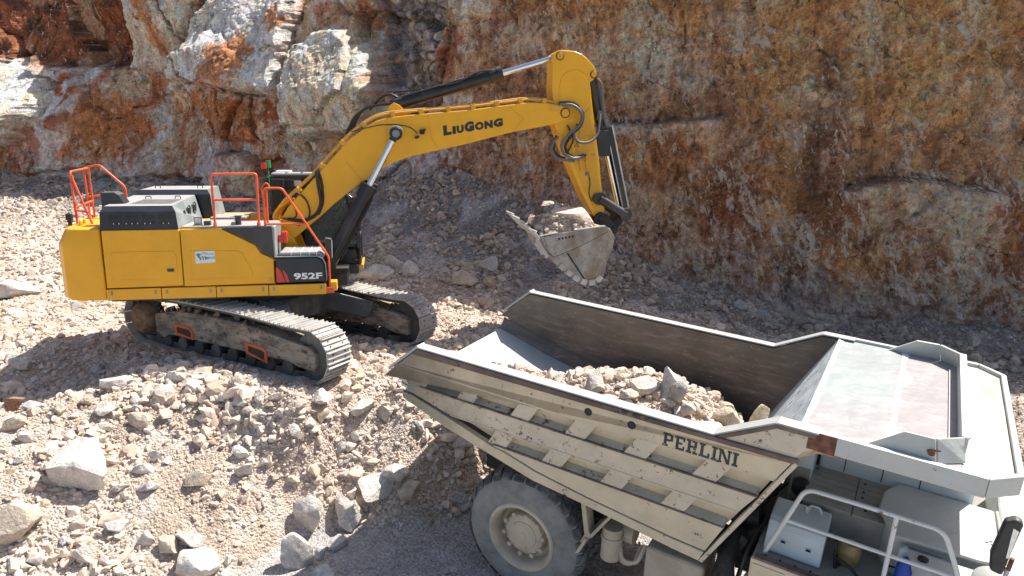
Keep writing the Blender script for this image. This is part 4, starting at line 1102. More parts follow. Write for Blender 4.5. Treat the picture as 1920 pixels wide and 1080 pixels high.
MB().tube(bend([(1.02, -.43, 3.63), (1.05, -.47, 3.3), (1.10, -.47, 2.98), (.98, -.46, 2.72), (.70, -.46, 2.60), (.40, -.46, 2.66)], .2, 7), .034, 9).tube(bend([(1.05, -.40, 3.66), (1.12, -.44, 3.4), (1.13, -.44, 3.0), (1.02, -.44, 2.74)], .2, 6), .026, 8).build('black_hose', MT['hose'], BM, smooth=50)
MB().tube(bend([(.62, -.43, 3.20), (.80, -.46, 3.05), (.86, -.46, 2.80), (.80, -.46, 2.60), (.60, -.46, 2.52)], .15, 6), .017, 8).tube(bend([(.30, -.44, 2.68), (.45, -.46, 2.62), (.60, -.46, 2.72), (.56, -.45, 2.86)], .1, 5), .014, 8).build('black_hose', MT['hose'], BM, smooth=50)
for k, (y, r) in enumerate(((-.12, .026), (-.02, .022), (.08, .026))):
    MB().tube(bend([(1.62 + k * .05, y, 4.36), (1.80 + k * .04, y, 4.72 + k * .02), (2.08, y, 4.92 + .02 * k), (2.36, y, 4.98), (2.56, y, 5.0)], .2, 7), r, 9).build('black_hose', MT['hose'], BM, smooth=50)
MB().tube(bend([(1.75, -.38, 4.42), (1.95, -.43, 4.47), (2.3, -.43, 4.56), (2.7, -.43, 4.57), (2.95, -.43, 4.52), (3.08, -.43, 4.40)], .12, 5), .010, 6).build('lamp_cable', MT['hose'], BM, smooth=50)
MB().box(3.13, 3.23, -.50, -.43, 4.38, 4.48).prism([(3.16, 4.42), (3.26, 4.46), (3.24, 4.50), (3.14, 4.46)], -.52, -.46).prism([(3.04, 4.28), (3.12, 4.31), (3.10, 4.36), (3.02, 4.33)], -.54, -.44).build('boom_lamp', MT['frameblack'], BM, bevel=.008)
MB().prism([(2.40, 4.68), (2.95, 4.77), (2.74, 4.97), (2.62, 5.02), (2.52, 4.95)], -.17, -.13).prism([(2.40, 4.68), (2.95, 4.77), (2.74, 4.97), (2.62, 5.02), (2.52, 4.95)], .13, .17).build('cylinder_lug', MT['yellow'], BM, bevel=.012)
MB().prism([(5.86, 5.02), (6.10, 4.99), (6.08, 4.90), (5.98, 4.86), (5.90, 4.90)], -.445, -.42).build('hose_bracket', MT['yellow_worn'], BM, bevel=.008)
MB().cyl((6.22, -.46, 4.85), (6.22, .46, 4.85), .085, n=24).build('boom_pin', MT['yellow_worn'], BM, smooth=35, bevel=.008)
MB().tube([(6.22 + .10 * math.cos(a), -.428, 4.85 + .10 * math.sin(a)) for a in np.linspace(0, 2 * math.pi, 20)[:-1]], .008, 6, closed=True).build('pin_seal', MT['frameblack'], BM)

# ---- arm
ARMP = [(5.955, 5.93), (5.975, 6.06), (6.06, 6.13), (6.16, 6.145), (6.43, 6.13), (6.58, 6.08), (6.70, 6.0), (6.87, 5.83), (6.93, 5.72), (6.92, 5.62), (6.86, 5.55), (6.79, 5.50), (6.86, 5.0), (6.92, 4.6), (7.06, 3.80), (7.16, 3.07), (7.22, 2.80), (7.20, 2.56), (7.05, 2.52), (6.95, 2.64), (6.66, 3.18), (6.36, 3.83), (6.03, 4.62), (5.99, 5.0), (5.96, 5.35)]
AR = MB().prism(ARMP, -.29, .29).build('arm', MT['yellow'], EX, bevel=.022, seg=3)
rp_ = [(6.14, 4.72), (6.12, 5.38)] + arc(6.45, 5.42, .33, 172, 12, 12) + [(6.745, 5.0), (6.66, 4.93), (6.58, 4.88)]
MB().prism(rp_, -.306, -.285).build('arm_plate', MT['yellow'], AR, bevel=.010)
MB().prism([(6.62, 4.78), (6.70, 4.90), (6.80, 4.98), (6.86, 4.6), (7.0, 3.80), (7.12, 2.9), (6.98, 2.75), (6.75, 3.15), (6.47, 3.80)], -.304, -.285).build('arm_plate', MT['yellow_worn'], AR, bevel=.010)
for x, z, r in ((6.11, 6.02, .07), (6.86, 5.66, .06)):
    MB().cyl((x, -.34, z), (x, .34, z), r, n=22).build('arm_pin', MT['yellow_worn'], AR, smooth=35, bevel=.006)
    MB().tube([(x + (r + .012) * math.cos(a), -.312, z + (r + .012) * math.sin(a)) for a in np.linspace(0, 2 * math.pi, 18)[:-1]], .008, 6, closed=True).build('pin_seal', MT['frameblack'], AR)
MB().prism([(6.40, 4.18), (6.78, 4.36), (6.80, 4.28), (6.62, 4.17), (6.43, 4.08)], -.307, -.30).build('warning_label', MT['yellow'], AR)
wt = MB(); tri = [(6.47, 4.14), (6.57, 4.15), (6.53, 4.24)]
for i in range(3): wt.cyl((tri[i][0], -.309, tri[i][1]), (tri[(i + 1) % 3][0], -.309, tri[(i + 1) % 3][1]), .006, n=6)
wt.cyl((6.515, -.309, 4.165), (6.53, -.309, 4.20), .005, n=6); wt.cyl((6.60, -.309, 4.22), (6.72, -.309, 4.27), .004, n=5); wt.cyl((6.60, -.309, 4.20), (6.70, -.309, 4.24), .004, n=5)
wt.build('warning_symbol', MT['blacktxt'], AR)
def hz(pts, r, mat='greyhose', k=.16): return MB().tube(bend(pts, k, 8), r, 10).build('hydraulic_hose', MT[mat], AR, smooth=50)
hz([(6.10, -.40, 5.02), (6.38, -.46, 5.03), (6.58, -.50, 4.86), (6.56, -.50, 4.62), (6.30, -.50, 4.42), (6.12, -.50, 4.20), (6.18, -.48, 4.0), (6.42, -.45, 3.88), (6.66, -.40, 3.93)], .034)
hz([(6.10, -.34, 5.06), (6.42, -.38, 5.07), (6.63, -.42, 4.88), (6.60, -.42, 4.60), (6.38, -.42, 4.40), (6.22, -.42, 4.16), (6.30, -.42, 3.98), (6.50, -.40, 3.90), (6.72, -.36, 3.98)], .030, 'hose')
hz([(6.08, -.42, 4.35), (5.95, -.46, 4.22), (5.92, -.46, 4.05), (6.02, -.46, 3.92), (6.22, -.46, 3.86), (6.45, -.42, 3.84)], .030)
hz([(6.05, -.36, 4.38), (6.0, -.40, 4.24), (5.98, -.40, 4.10), (6.08, -.40, 3.95), (6.25, -.40, 3.90)], .022, 'hose')
hz([(6.50, -.40, 4.62), (6.40, -.45, 4.36), (6.55, -.46, 4.22), (6.80, -.44, 4.24), (6.98, -.36, 4.40), (7.04, -.26, 4.72), (7.06, -.2, 4.85)], .030)
hz([(6.30, -.33, 4.60), (6.45, -.36, 4.30), (6.30, -.36, 4.0), (6.40, -.36, 3.9)], .018, 'hose', .1)
for x0 in (6.60, 6.74):
    MB().tube([(x0, -.33, 3.98), (x0 + .02, -.33, 3.75), (x0 + .06, -.33, 3.62)], .026, 8).box(x0 - .02, x0 + .06, -.36, -.29, 3.80, 3.85).build('arm_pipe', MT['yellow_worn'], AR, smooth=40)
MB().tube(bend([(6.80, -.31, 3.6), (6.86, -.32, 3.35), (6.82, -.32, 3.15), (6.90, -.32, 2.95)], .1), .010, 6).build('grease_line', MT['hose'], AR)
MB().box(6.74, 6.82, -.33, -.29, 3.52, 3.60).build('pipe_bracket', MT['greyhose'], AR, bevel=.008)

# ---- cylinders
def cylinder(name, p0, p1, split, rb, rr, y, lug=.11, gland=True, par=EX):
    a, c = Vector((p0[0], y, p0[1])), Vector((p1[0], y, p1[1])); d = (c - a).normalized(); m = a + (c - a) * split
    g = MB().cyl(a + d * .05, m, rb, n=28).cyl(m - d * .26, m, rb * 1.16, n=28).cyl(m - d * .09, m + d * .015, rb * 1.26, n=28)
    g.cyl(a + d * .02, a + d * .10, rb * 1.08, n=28)
    g.cyl(a - Vector((0, .09, 0)), a + Vector((0, .09, 0)), lug, n=22)
    g.tube([a + d * .2 + Vector((0, -rb * .75, rb * .9)), m - d * .22 + Vector((0, -rb * .75, rb * .9)), m - d * .12 + Vector((0, -rb * .3, rb))], .018, 8)
    o = g.build(name, MT['black'], par, smooth=35)
    MB().cyl(m - d * .02, c - d * .09, rr, n=24).build('piston_rod', MT['chrome'], o, smooth=35)
    return o, a, c, d, m
for y in (-.62, .56):
    o, a, c, d, m = cylinder('boom_cylinder', (1.16, 1.66), (2.64, 4.385), .615, .145, .066, y)
    MB().cyl(c - Vector((0, .10, 0)), c + Vector((0, .10, 0)), .13, n=24).cyl(c - d * .16, c, .075, n=16).build('rod_eye', MT['black'], o, smooth=35, bevel=.01)
    MB().cyl(c - Vector((0, .12, 0)), c - Vector((0, .10, 0)), .075, n=18).tube([c + Vector((.145 * math.cos(q), -.07, .145 * math.sin(q))) for q in np.linspace(.4, 2.6, 10)], .016, 8).build('pin_cap', MT['greytop'], o, smooth=35)
    MB().tube([a + d * .25 + Vector((.16, -.05, -.05)), m - d * .3 + Vector((.19, -.05, -.02)), m - d * .1 + Vector((.14, -.04, 0))], .022, 8).build('cylinder_pipe', MT['hose'], o, smooth=40)
MB().box(1.0, 1.32, -.76, -.48, 1.50, 1.80).box(1.0, 1.32, .42, .70, 1.50, 1.80).build('cylinder_bracket', MT['black'], EX, bevel=.02)
MB().prism([(-.05, 1.5), (.75, 1.5), (.55, 2.2), (.35, 2.45), (.05, 2.5), (-.1, 2.3)], -.50, -.43).prism([(-.05, 1.5), (.75, 1.5), (.55, 2.2), (.35, 2.45), (.05, 2.5), (-.1, 2.3)], .43, .50).cyl((.20, -.53, 2.36), (.20, .53, 2.36), .10, n=22).box(.33, .40, -.54, -.50, 2.0, 2.22).build('boom_bracket', MT['yellow'], EX, bevel=.012)
o, a, c, d, m = cylinder('arm_cylinder', (2.62, 4.98), (6.10, 6.02), .655, .125, .066, 0)
MB().cyl(c - Vector((0, .11, 0)), c + Vector((0, .11, 0)), .11, n=24).cyl(c - d * .17, c, .075, n=16).build('rod_eye', MT['greytop'], o, smooth=35)
MB().cyl(m - d * .9, m - d * .84, .142, n=24).cyl(m - d * 1.75, m - d * 1.70, .138, n=24).build('cylinder_strap', MT['charcoal'], o, smooth=40)
hs = MB().tube(bend([a + d * .08 + Vector((0, -.05, .12)), a + d * .02 + Vector((-.08, -.05, .22)), a + Vector((-.25, -.05, .16)), a + Vector((-.50, -.05, -.12))], .1), .026, 8)
hs.tube(bend([a + d * .10 + Vector((0, .05, .12)), a + Vector((-.02, .05, .26)), a + Vector((.28, -.06, .28)), a + d * .6 + Vector((0, -.06, .16))], .12), .018, 8)
hs.tube(bend([m - d * .2 + Vector((0, -.08, .12)), m - d * .5 + Vector((0, -.11, .17)), m - d * 1.0 + Vector((0, -.13, .06)), m - d * 1.4 + Vector((0, -.12, .11))], .2), .018, 8)
hs.build('cylinder_hose', MT['hose'], o, smooth=50)
o, a, c, d, m = cylinder('bucket_cylinder', (6.90, 5.60), (7.66, 2.72), .56, .125, .062, 0)
gd = MB()
for y in (-.13, .13):
    gd.slab([(7.22, y, 4.55), (7.34, y, 4.58), (7.80, y, 2.80), (7.68, y, 2.76)], .016)
gd.slab([(7.34, -.14, 4.58), (7.34, .14, 4.58), (7.80, .14, 2.80), (7.80, -.14, 2.80)], .016)
gd.build('rod_guard', MT['black'], o, bevel=.004)
MB().slab([(7.345, -.145, 4.62), (7.38, -.145, 4.62), (7.84, -.145, 2.80), (7.805, -.145, 2.80)], .02).slab([(7.235, -.147, 4.50), (7.255, -.147, 4.50), (7.70, -.147, 2.78), (7.675, -.147, 2.78)], .012).build('guard_edge', MT['pale_edge'], o)
MB().box(7.02, 7.34, -.17, .15, 3.94, 4.50).build('hose_guard', MT['black'], o, bevel=.02)
MB().tube(bend([(6.98, -.14, 5.60), (7.08, -.17, 5.50), (7.12, -.17, 5.1), (7.16, -.17, 4.75), (7.24, -.15, 4.6)], .1), .028, 8).box(7.02, 7.12, -.2, -.1, 4.72, 4.92).build('cylinder_hose', MT['greyhose'], o, smooth=40)
lk = MB()
for y in (-.36, .36):
    dv = Vector((.60, 0, -.32)).normalized(); q = Vector((7.06, y, 3.02)); e = Vector((7.68, y, 2.66))
    lk.tube([q, q + (e - q) * .5, e], .10, 12).cyl(q - Vector((0, .055, 0)), q + Vector((0, .055, 0)), .145, n=22).cyl(e - Vector((0, .06, 0)), e + Vector((0, .06, 0)), .14, n=22)
lk.cyl((7.68, -.40, 2.66), (7.68, .40, 2.66), .075, n=18).cyl((7.06, -.40, 3.02), (7.06, .40, 3.02), .07, n=18)
lk.build('tipping_lever', MT['black'], EX, smooth=35)
MB().prism([(7.60, 2.74), (7.76, 2.70), (7.74, 2.56), (7.50, 2.22), (7.36, 2.20), (7.34, 2.34)], -.22, .22).build('bucket_link', MT['frameblack'], EX, bevel=.03, seg=3)

# ---- bucket
W2 = .92
prof = [(5.60, 2.26), (5.72, 2.02), (5.94, 1.69), (6.18, 1.48), (6.44, 1.29), (6.60, 1.21), (6.76, 1.19), (6.91, 1.23), (7.05, 1.38), (7.12, 1.70), (7.22, 1.95), (7.27, 2.22), (7.16, 2.42), (7.02, 2.45)]
def offs(pl, t):
    P = np.array(pl); out = []
    for i in range(len(P)):
        d = P[min(i + 1, len(P) - 1)] - P[max(i - 1, 0)]; d /= np.linalg.norm(d); out.append(tuple(P[i] + np.array([-d[1], d[0]]) * t))
    return out
inn = offs(prof, .05)
bk = MB()
for a, b_, a2, b2 in zip(prof[:-1], prof[1:], inn[:-1], inn[1:]):
    bk.prism([a, b_, b2, a2], -W2 + .045, W2 - .045)
BK = bk.build('bucket', MT['bucket'], EX)
sidep = [(5.62, 2.26)] + prof[1:-1] + [(7.04, 2.46), (6.52, 2.40), (6.0, 2.325)]
for y0, y1 in ((-W2, -W2 + .05), (W2 - .05, W2)):
    MB().prism(sidep, y0, y1).build('side_plate', MT['bucket'], BK, bevel=.010)
yo = -W2
MB().prism([(5.70, 2.265), (6.0, 2.335), (6.52, 2.41), (7.04, 2.468), (7.10, 2.455), (7.12, 2.37), (6.5, 2.06), (5.92, 1.83), (5.80, 1.93)], yo - .022, yo).build('reinforcing_plate', MT['bucket'], BK, bevel=.006)
for pa, pb in (((5.80, 1.905), (5.92, 1.815)), ((5.92, 1.815), (6.5, 2.045)), ((6.5, 2.045), (7.12, 2.355))):
    MB().slab([(pa[0], yo - .006, pa[1]), (pb[0], yo - .006, pb[1]), (pb[0], yo - .006, pb[1] + .018), (pa[0], yo - .006, pa[1] + .018)], .01).build('plate_seam', MT['frameblack'], BK)
for k in range(5): MB().cyl((6.02 + k * .075, yo - .024, 2.22 + k * .012), (6.02 + k * .075, yo - .019, 2.22 + k * .012), .026, n=12).build('seam_scallop', MT['frameblack'], BK)
MB().slab([(6.20, yo - .004, 1.90), (6.235, yo - .004, 1.90), (6.66, yo - .004, 1.28), (6.625, yo - .004, 1.28)], .012).build('weld_seam', MT['frameblack'], BK)
for y0, y1 in ((-W2 - .022, -W2 + .062), (W2 - .062, W2)):
    for (a, b_, th) in (((5.63, 2.275), (6.0, 2.345), .018), ((6.35, 2.39), (7.04, 2.473), .018)):
        MB().slab([(a[0], y0, a[1]), (b_[0], y0, b_[1]), (b_[0], y1, b_[1]), (a[0], y1, a[1])], -th).build('worn_rim', MT['pale_edge'], BK)
# cutting lip with side cutter and teeth
lipd = Vector((-.66, 0, .75)).normalized()
lp = MB().slab([(5.63, -W2 - .01, 2.23), (5.60, W2 + .01, 2.27), (5.33, W2 + .01, 2.53), (5.52, -W2 - .01, 2.36)], .06)
lp.build('cutting_lip', MT['pale_edge'], BK, bevel=.008)
for i in range(5):
    f = i / 4; y = -.80 + 1.62 * f
    bs = Vector((5.53 - .20 * f, y, 2.34 + .19 * f)); tip = bs + Vector((-.75, 0, .50)).normalized() * .20
    n_ = Vector((.6, 0, .8))
    th = MB(); w0, w1 = .085, .05
    vs = [bs + Vector((0, -w0, 0)) - n_ * .05, bs + Vector((0, w0, 0)) - n_ * .05, bs + Vector((0, w0, 0)) + n_ * .05, bs + Vector((0, -w0, 0)) + n_ * .05,
          tip + Vector((0, -w1, 0)) - n_ * .012, tip + Vector((0, w1, 0)) - n_ * .012, tip + Vector((0, w1, 0)) + n_ * .012, tip + Vector((0, -w1, 0)) + n_ * .012]
    th.add(vs, [(0, 3, 2, 1), (4, 5, 6, 7), (0, 1, 5, 4), (1, 2, 6, 5), (2, 3, 7, 6), (3, 0, 4, 7)])
    th.build('bucket_tooth', MT['pale_edge'], BK, bevel=.012)
MB().prism([(5.50, 2.20), (5.56, 2.23), (5.80, 1.85), (5.74, 1.80)], yo - .05, yo - .022).prism([(5.47, 2.14), (5.53, 2.17), (5.70, 1.92), (5.64, 1.88)], yo - .052, yo - .01).build('side_cutter', MT['pale_edge'], BK, bevel=.006)
for i, s_ in enumerate((.33, .42, .51, .60, .69, .78)):
    P = np.array(prof); dd = np.r_[0, np.cumsum(np.hypot(*np.diff(P, axis=0).T))]; q = s_ * dd[9]
    x, z = np.interp(q, dd, P[:, 0]), np.interp(q, dd, P[:, 1]); x2, z2 = np.interp(q + .14, dd, P[:, 0]), np.interp(q + .14, dd, P[:, 1])
    u_ = np.array([x2 - x, z2 - z]); u_ /= np.linalg.norm(u_); nv = np.array([-u_[1], u_[0]]); c0 = np.array([x, z]) - nv * .025
    MB().prism([tuple(c0), tuple(c0 + u_ * .14), tuple(c0 + u_ * .14 + nv * .13), tuple(c0 + nv * .13)], yo - .03, yo + .06).build('heel_shroud', MT['pale_edge'], BK, bevel=.01)
hp = MB()
for y in (-.36, -.30, .30, .36):
    hp.prism([(6.88, 2.42), (7.30, 2.20), (7.52, 2.26), (7.48, 2.38), (7.26, 2.66), (7.12, 2.72), (7.0, 2.66)], y - .025, y + .025)
hp.cyl((7.13, -.42, 2.58), (7.13, .42, 2.58), .075, n=20).cyl((7.42, -.42, 2.30), (7.42, .42, 2.30), .07, n=20)
hp.build('bucket_ear', MT['frameblack'], BK, bevel=.01)

# ================================================================== DUMP TRUCK
M_TR = Matrix(((0.85277, 0.52081, 0.03933, 0.90257), (-0.52003, 0.85366, -0.02873, 10.09056), (-0.04854, 0.00404, 0.99881, -0.48302), (0, 0, 0, 1)))
TR = tag(empty('dump_truck', M_TR), 'worn cream rigid quarry dump truck with a half filled tipper body', 'dump truck')
W = 1.70
BOT = [(-2.07, 2.71), (-1.28, 2.46), (-.35, 2.25), (.22, 2.12), (.98, 2.05), (2.23, 1.90), (2.57, 1.87)]
FRT = [(2.80, 2.41), (3.09, 2.92), (3.43, 3.53)]
FLOOR = [(-2.32, 2.80), (-1.3, 2.52), (-.35, 2.31), (.25, 2.18), (1.0, 2.10), (2.5, 1.98)]
wallp = [(-1.78, 3.56), (-2.32, 3.10), (-2.10, 2.84)] + BOT + FRT + [(3.50, 3.92), (3.19, 3.92), (2.54, 3.57)]
TB = MB()
for (a, b_) in zip(FLOOR[:-1], FLOOR[1:]):
    TB.prism([a, b_, (b_[0], b_[1] - .05), (a[0], a[1] - .05)], -1.46, 1.46)
TBO = TB.build('tipper_body', MT['bedfloor'], TR)
# near and far inner walls, with the chamfer along the floor
for s in (-1, 1):
    MB().prism(wallp, *((1.56, 1.62) if s > 0 else (-1.51, -1.535))).build('side_wall', [MT['bedwall']], TBO)
    ch = MB()
    for (a, b_) in zip(FLOOR[:-1], FLOOR[1:]):
        ch.slab([(a[0], s * 1.44, a[1]), (b_[0], s * 1.44, b_[1]), (b_[0], (1.555 if s > 0 else -1.508), b_[1] + .20), (a[0], (1.555 if s > 0 else -1.508), a[1] + .20)], .02)
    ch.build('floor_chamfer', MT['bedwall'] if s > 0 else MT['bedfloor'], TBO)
for s in (-1, 1):
    rail = [(-1.78, 3.47), (2.56, 3.49), (2.54, 3.595), (-1.78, 3.585)]
    ry0, ry1 = (-1.74, -1.64) if s < 0 else (1.64, 1.74)
    MB().prism([(-1.90, 3.475), (3.43, 3.53), (3.47, 3.60), (2.54, 3.582), (-1.78, 3.575)], *((-1.735, -1.625) if s < 0 else (1.625, 1.735))).build('top_rail', MT['rail'], TBO, bevel=.012)
    rt = MB()
    for a, b_ in (((-1.79, 3.585), (2.54, 3.592)), ((2.545, 3.594), (3.19, 3.945)), ((3.195, 3.946), (3.62, 3.946))):
        y0, y1 = (-1.725, -1.545) if s < 0 else (1.555, 1.70)
        rt.slab([(a[0], y0, a[1]), (b_[0], y0, b_[1]), (b_[0], y1, b_[1]), (a[0], y1, a[1])], -.018 if s < 0 else -.018)
    rt.build('rail_cap', MT['railtop'], TBO)
    we = MB()
    for a, b_ in (((2.56, 3.575), (3.19, 3.925)), ((3.19, 3.93), (3.60, 3.932))):
        we.slab([(a[0], s * 1.698, a[1] - .045), (b_[0], s * 1.698, b_[1] - .045), (b_[0], s * 1.698, b_[1] + .01), (a[0], s * 1.698, a[1] + .01)], .012 if s > 0 else -.012)
    we.build('rusted_edge', MT['rail'], TBO)
    MB().prism([(-1.77, 3.60), (-2.33, 3.115), (-2.35, 3.14), (-1.80, 3.625)], *((-1.72, -1.55) if s < 0 else (1.55, 1.72))).build('tail_edge', MT['railtop'], TBO)
    MB().prism([(2.56, 3.56), (3.43, 3.56), (3.60, 3.74), (3.60, 3.93), (3.19, 3.935)], *((-1.70, -1.625) if s < 0 else (1.625, 1.70))).build('wing_plate', MT['creamrib'], TBO, bevel=.006)
# outer face: bands, pocket ledges and slanting ribs
for s in (-1, 1):
    def Y(a, b_):
        if s > 0: a = max(a, 1.625)
        return (s * a, s * b_)
    o = MB()
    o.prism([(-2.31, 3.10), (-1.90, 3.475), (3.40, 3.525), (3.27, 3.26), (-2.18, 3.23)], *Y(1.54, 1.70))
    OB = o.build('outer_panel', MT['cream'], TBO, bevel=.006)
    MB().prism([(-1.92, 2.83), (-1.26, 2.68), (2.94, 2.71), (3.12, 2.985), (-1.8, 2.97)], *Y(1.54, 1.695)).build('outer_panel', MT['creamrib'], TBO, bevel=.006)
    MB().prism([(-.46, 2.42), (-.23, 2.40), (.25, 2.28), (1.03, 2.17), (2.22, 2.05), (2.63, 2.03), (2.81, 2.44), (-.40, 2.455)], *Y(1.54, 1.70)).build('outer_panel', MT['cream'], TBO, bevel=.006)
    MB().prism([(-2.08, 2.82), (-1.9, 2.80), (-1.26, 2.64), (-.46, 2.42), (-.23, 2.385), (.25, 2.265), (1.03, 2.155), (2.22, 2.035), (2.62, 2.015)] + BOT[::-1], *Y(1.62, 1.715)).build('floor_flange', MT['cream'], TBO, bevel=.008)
    if s > 0: continue
    ld = MB()
    ld.prism([(s * 1.697, 2.967), (s * 1.57, 3.035), (s * 1.57, 2.93)], -1.78, 3.10, axis=0)
    ld.prism([(s * 1.702, 2.447), (s * 1.57, 2.51), (s * 1.57, 2.40)], -.50, 2.80, axis=0)
    ld.build('pocket_ledge', MT['ledge'], TBO)
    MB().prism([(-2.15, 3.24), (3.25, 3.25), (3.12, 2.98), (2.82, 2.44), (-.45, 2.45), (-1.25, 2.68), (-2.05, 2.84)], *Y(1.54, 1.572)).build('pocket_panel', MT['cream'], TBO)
    xr = [(-1.51, 1)] + [(-.65, 1), (.25, 0), (1.09, 0), (1.92, 0), (2.79, 0)]
    for x, dk_ in xr:
        wd = .29
        z1, z0 = 3.24, (2.82 if x < -1 else 2.70 if x < -.3 else 2.97)
        sl = (3.24 - z0) * .60
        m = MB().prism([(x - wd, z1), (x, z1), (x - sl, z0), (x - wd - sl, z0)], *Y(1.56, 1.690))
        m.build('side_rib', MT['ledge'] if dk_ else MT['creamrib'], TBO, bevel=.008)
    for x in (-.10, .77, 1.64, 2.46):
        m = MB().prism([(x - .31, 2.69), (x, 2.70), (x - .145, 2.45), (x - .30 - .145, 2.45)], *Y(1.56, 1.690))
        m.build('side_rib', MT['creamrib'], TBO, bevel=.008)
    MB().prism([(-.93, 3.20), (-.90, 3.235), (-1.26, 2.70), (-1.40, 2.665), (-1.34, 2.74), (-1.22, 2.80)], *Y(1.56, 1.66)).build('rubber_strip', MT['frameblack'], TBO)
    for pa, pb in (((-1.75, 2.973), (3.11, 2.988)), ((-.44, 2.458), (2.80, 2.444)), ((-2.17, 3.228), (3.26, 3.256)), ((-1.2, 2.682), (2.93, 2.708))):
        up_ = pa[1] in (2.973, 2.458)
        MB().prism([(pa[0], pa[1] - .014), (pb[0], pb[1] - .014), (pb[0], pb[1] + .006), (pa[0], pa[1] + .006)], *Y(1.67 if up_ else 1.68, 1.706 if up_ else 1.703)).build('worn_edge', MT['rail'] if up_ else MT['creamrib'], TBO)
    e = MB()
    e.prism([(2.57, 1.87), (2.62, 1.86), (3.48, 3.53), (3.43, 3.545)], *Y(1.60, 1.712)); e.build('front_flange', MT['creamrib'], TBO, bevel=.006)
    for x in (.96, 1.55):
        h = MB().tube([(x + .045 * math.cos(a), s * 1.702, 3.395 + .045 * math.sin(a)) for a in np.linspace(0, 6.283, 17)[:-1]], .008, 6, closed=True).cyl((x, s * 1.700, 3.395), (x, s * 1.704, 3.395), .036, n=16)
        h.build('drain_hole', MT['frameblack'], TBO)
        MB().cyl((x, s * 1.562, 3.40), (x, s * 1.555, 3.40), .03, n=14).build('drain_hole', MT['frameblack'], TBO)
# maker name, slab serifs
def slab_letter(c):
    R = []; s = .20
    def r(x0, x1, y0, y1): R.append((x0, x1, y0, y1))
    if c in 'PERIL': r(.12, .12 + .26, 0, 1); r(0, .5, 0, .15); r(0, .5, .85, 1)
    if c == 'I': return R, .5
    if c == 'P': r(.38, .72, .84, .998); r(.38, .72, .40, .56); r(.70, .94, .45, .95); return R, 1.0
    if c == 'R': r(.38, .70, .842, .999); r(.38, .72, .44, .59); r(.68, .92, .50, .95); r(.62, .86, .12, .46); r(.60, 1.02, 0, .14); return R, 1.04
    if c == 'E': r(.38, .90, .846, .999); r(.38, .90, .001, .154); r(.38, .70, .43, .57); r(.76, .92, .68, .90); r(.76, .92, .10, .32); return R, .98
    if c == 'L': r(.38, .92, .002, .153); r(.76, .94, .08, .36); return R, .98
    if c == 'N': r(.08, .26, .0, 1); r(0, .34, 0, .13); r(-.02, .30, .87, 1); r(.82, 1.0, 0, 1); r(.74, 1.10, .87, 1.0); return R, 1.1
lt = MB(); x = 1.955; H = .175; dcount = 0
for c in 'PERLINI':
    R, wl2 = slab_letter(c); sc = .135
    zb = 3.262 + (x - 1.955) * .012
    for (x0, x1, y0, y1) in R:
        dcount += 1; dpt = .0030 + (dcount % 7) * .0002
        lt.box(x + x0 * sc, x + x1 * sc, -1.70 - dpt, -1.699, zb + y0 * H, zb + y1 * H)
    if c == 'N':
        dcount += 1; dpt = .0030 + (dcount % 7) * .0002
        lt.prism([(x + .10 * sc, zb + H * .99), (x + .36 * sc, zb + H * .99), (x + .98 * sc, zb + .01 * H), (x + .74 * sc, zb + .01 * H)], -1.70 - dpt, -1.699)
    x += (wl2 + .09) * sc
MT['lettergrey'] = paint('weathered_black_lettering', (.035, .037, .036), .7, .25, .60, (.36, .33, .25), 14., 0, .2, dustcol=(.30, .28, .22))
lt.build('maker_lettering', MT['lettergrey'], OB)
# front slope and canopy
MB().slab([(2.44, -1.56, 2.0), (2.44, 1.56, 2.0), (3.46, 1.56, 3.925), (3.46, -1.56, 3.925)], .05).build('front_slope', MT['whiteplain'], TBO)
hl = MB()
for (a, yy) in ((.30, -.9), (.34, -.35), (.62, .45), (.68, .62), (.30, .1), (.45, -1.2)):
    p = Vector((2.44 + 1.02 * a, yy, 2.0 + 1.925 * a)) + Vector((-.88, 0, .47)) * .053; q = p + Vector((.035, 0, .066))
    hl.slab([p, p + Vector((0, .03, 0)), q + Vector((0, .03, 0)), q], -.002)
hl.build('slope_slots', MT['frameblack'], TBO)
CAN = MB().prism([(3.44, -1.62), (4.92, -1.62), (4.92, 1.62), (3.44, 1.62)], 3.875, 3.925, axis=2).build('canopy', MT['canopy'], TBO)
MB().prism([(4.925, -1.62), (5.14, -1.62), (5.37, -1.40), (5.37, 1.40), (5.14, 1.62), (4.925, 1.62)], 3.873, 3.918, axis=2).build('canopy_front', MT['canopyfront'], CAN)
cf = MB()
for s in (-1, 1):
    cf.box(3.58, 5.14, min(s * 1.625, s * 1.70), max(s * 1.625, s * 1.70), 3.75, 3.965)
    q = [(5.143, s * 1.625), (5.143, s * 1.70), (5.44, s * 1.43), (5.375, s * 1.40)]
    cf.prism(q, 3.75, 3.966, axis=2)
cf.prism([(5.378, -1.40), (5.44, -1.425), (5.44, 1.425), (5.378, 1.40)], 3.752, 3.968, axis=2)
cf.build('canopy_fascia', MT['white'], CAN, bevel=.012)
MB().box(3.52, 3.80, -1.706, -1.66, 3.752, 3.962).build('rust_patch', MT['rustpatch'], CAN, bevel=.003)
MB().prism([(3.40, 3.54), (3.62, 3.72), (3.86, 3.745), (3.60, 3.75), (3.5, 3.7)], -1.70, -1.62).build('gusset', plain('dusty_orange_gusset', (.42, .27, .16), .8), CAN)
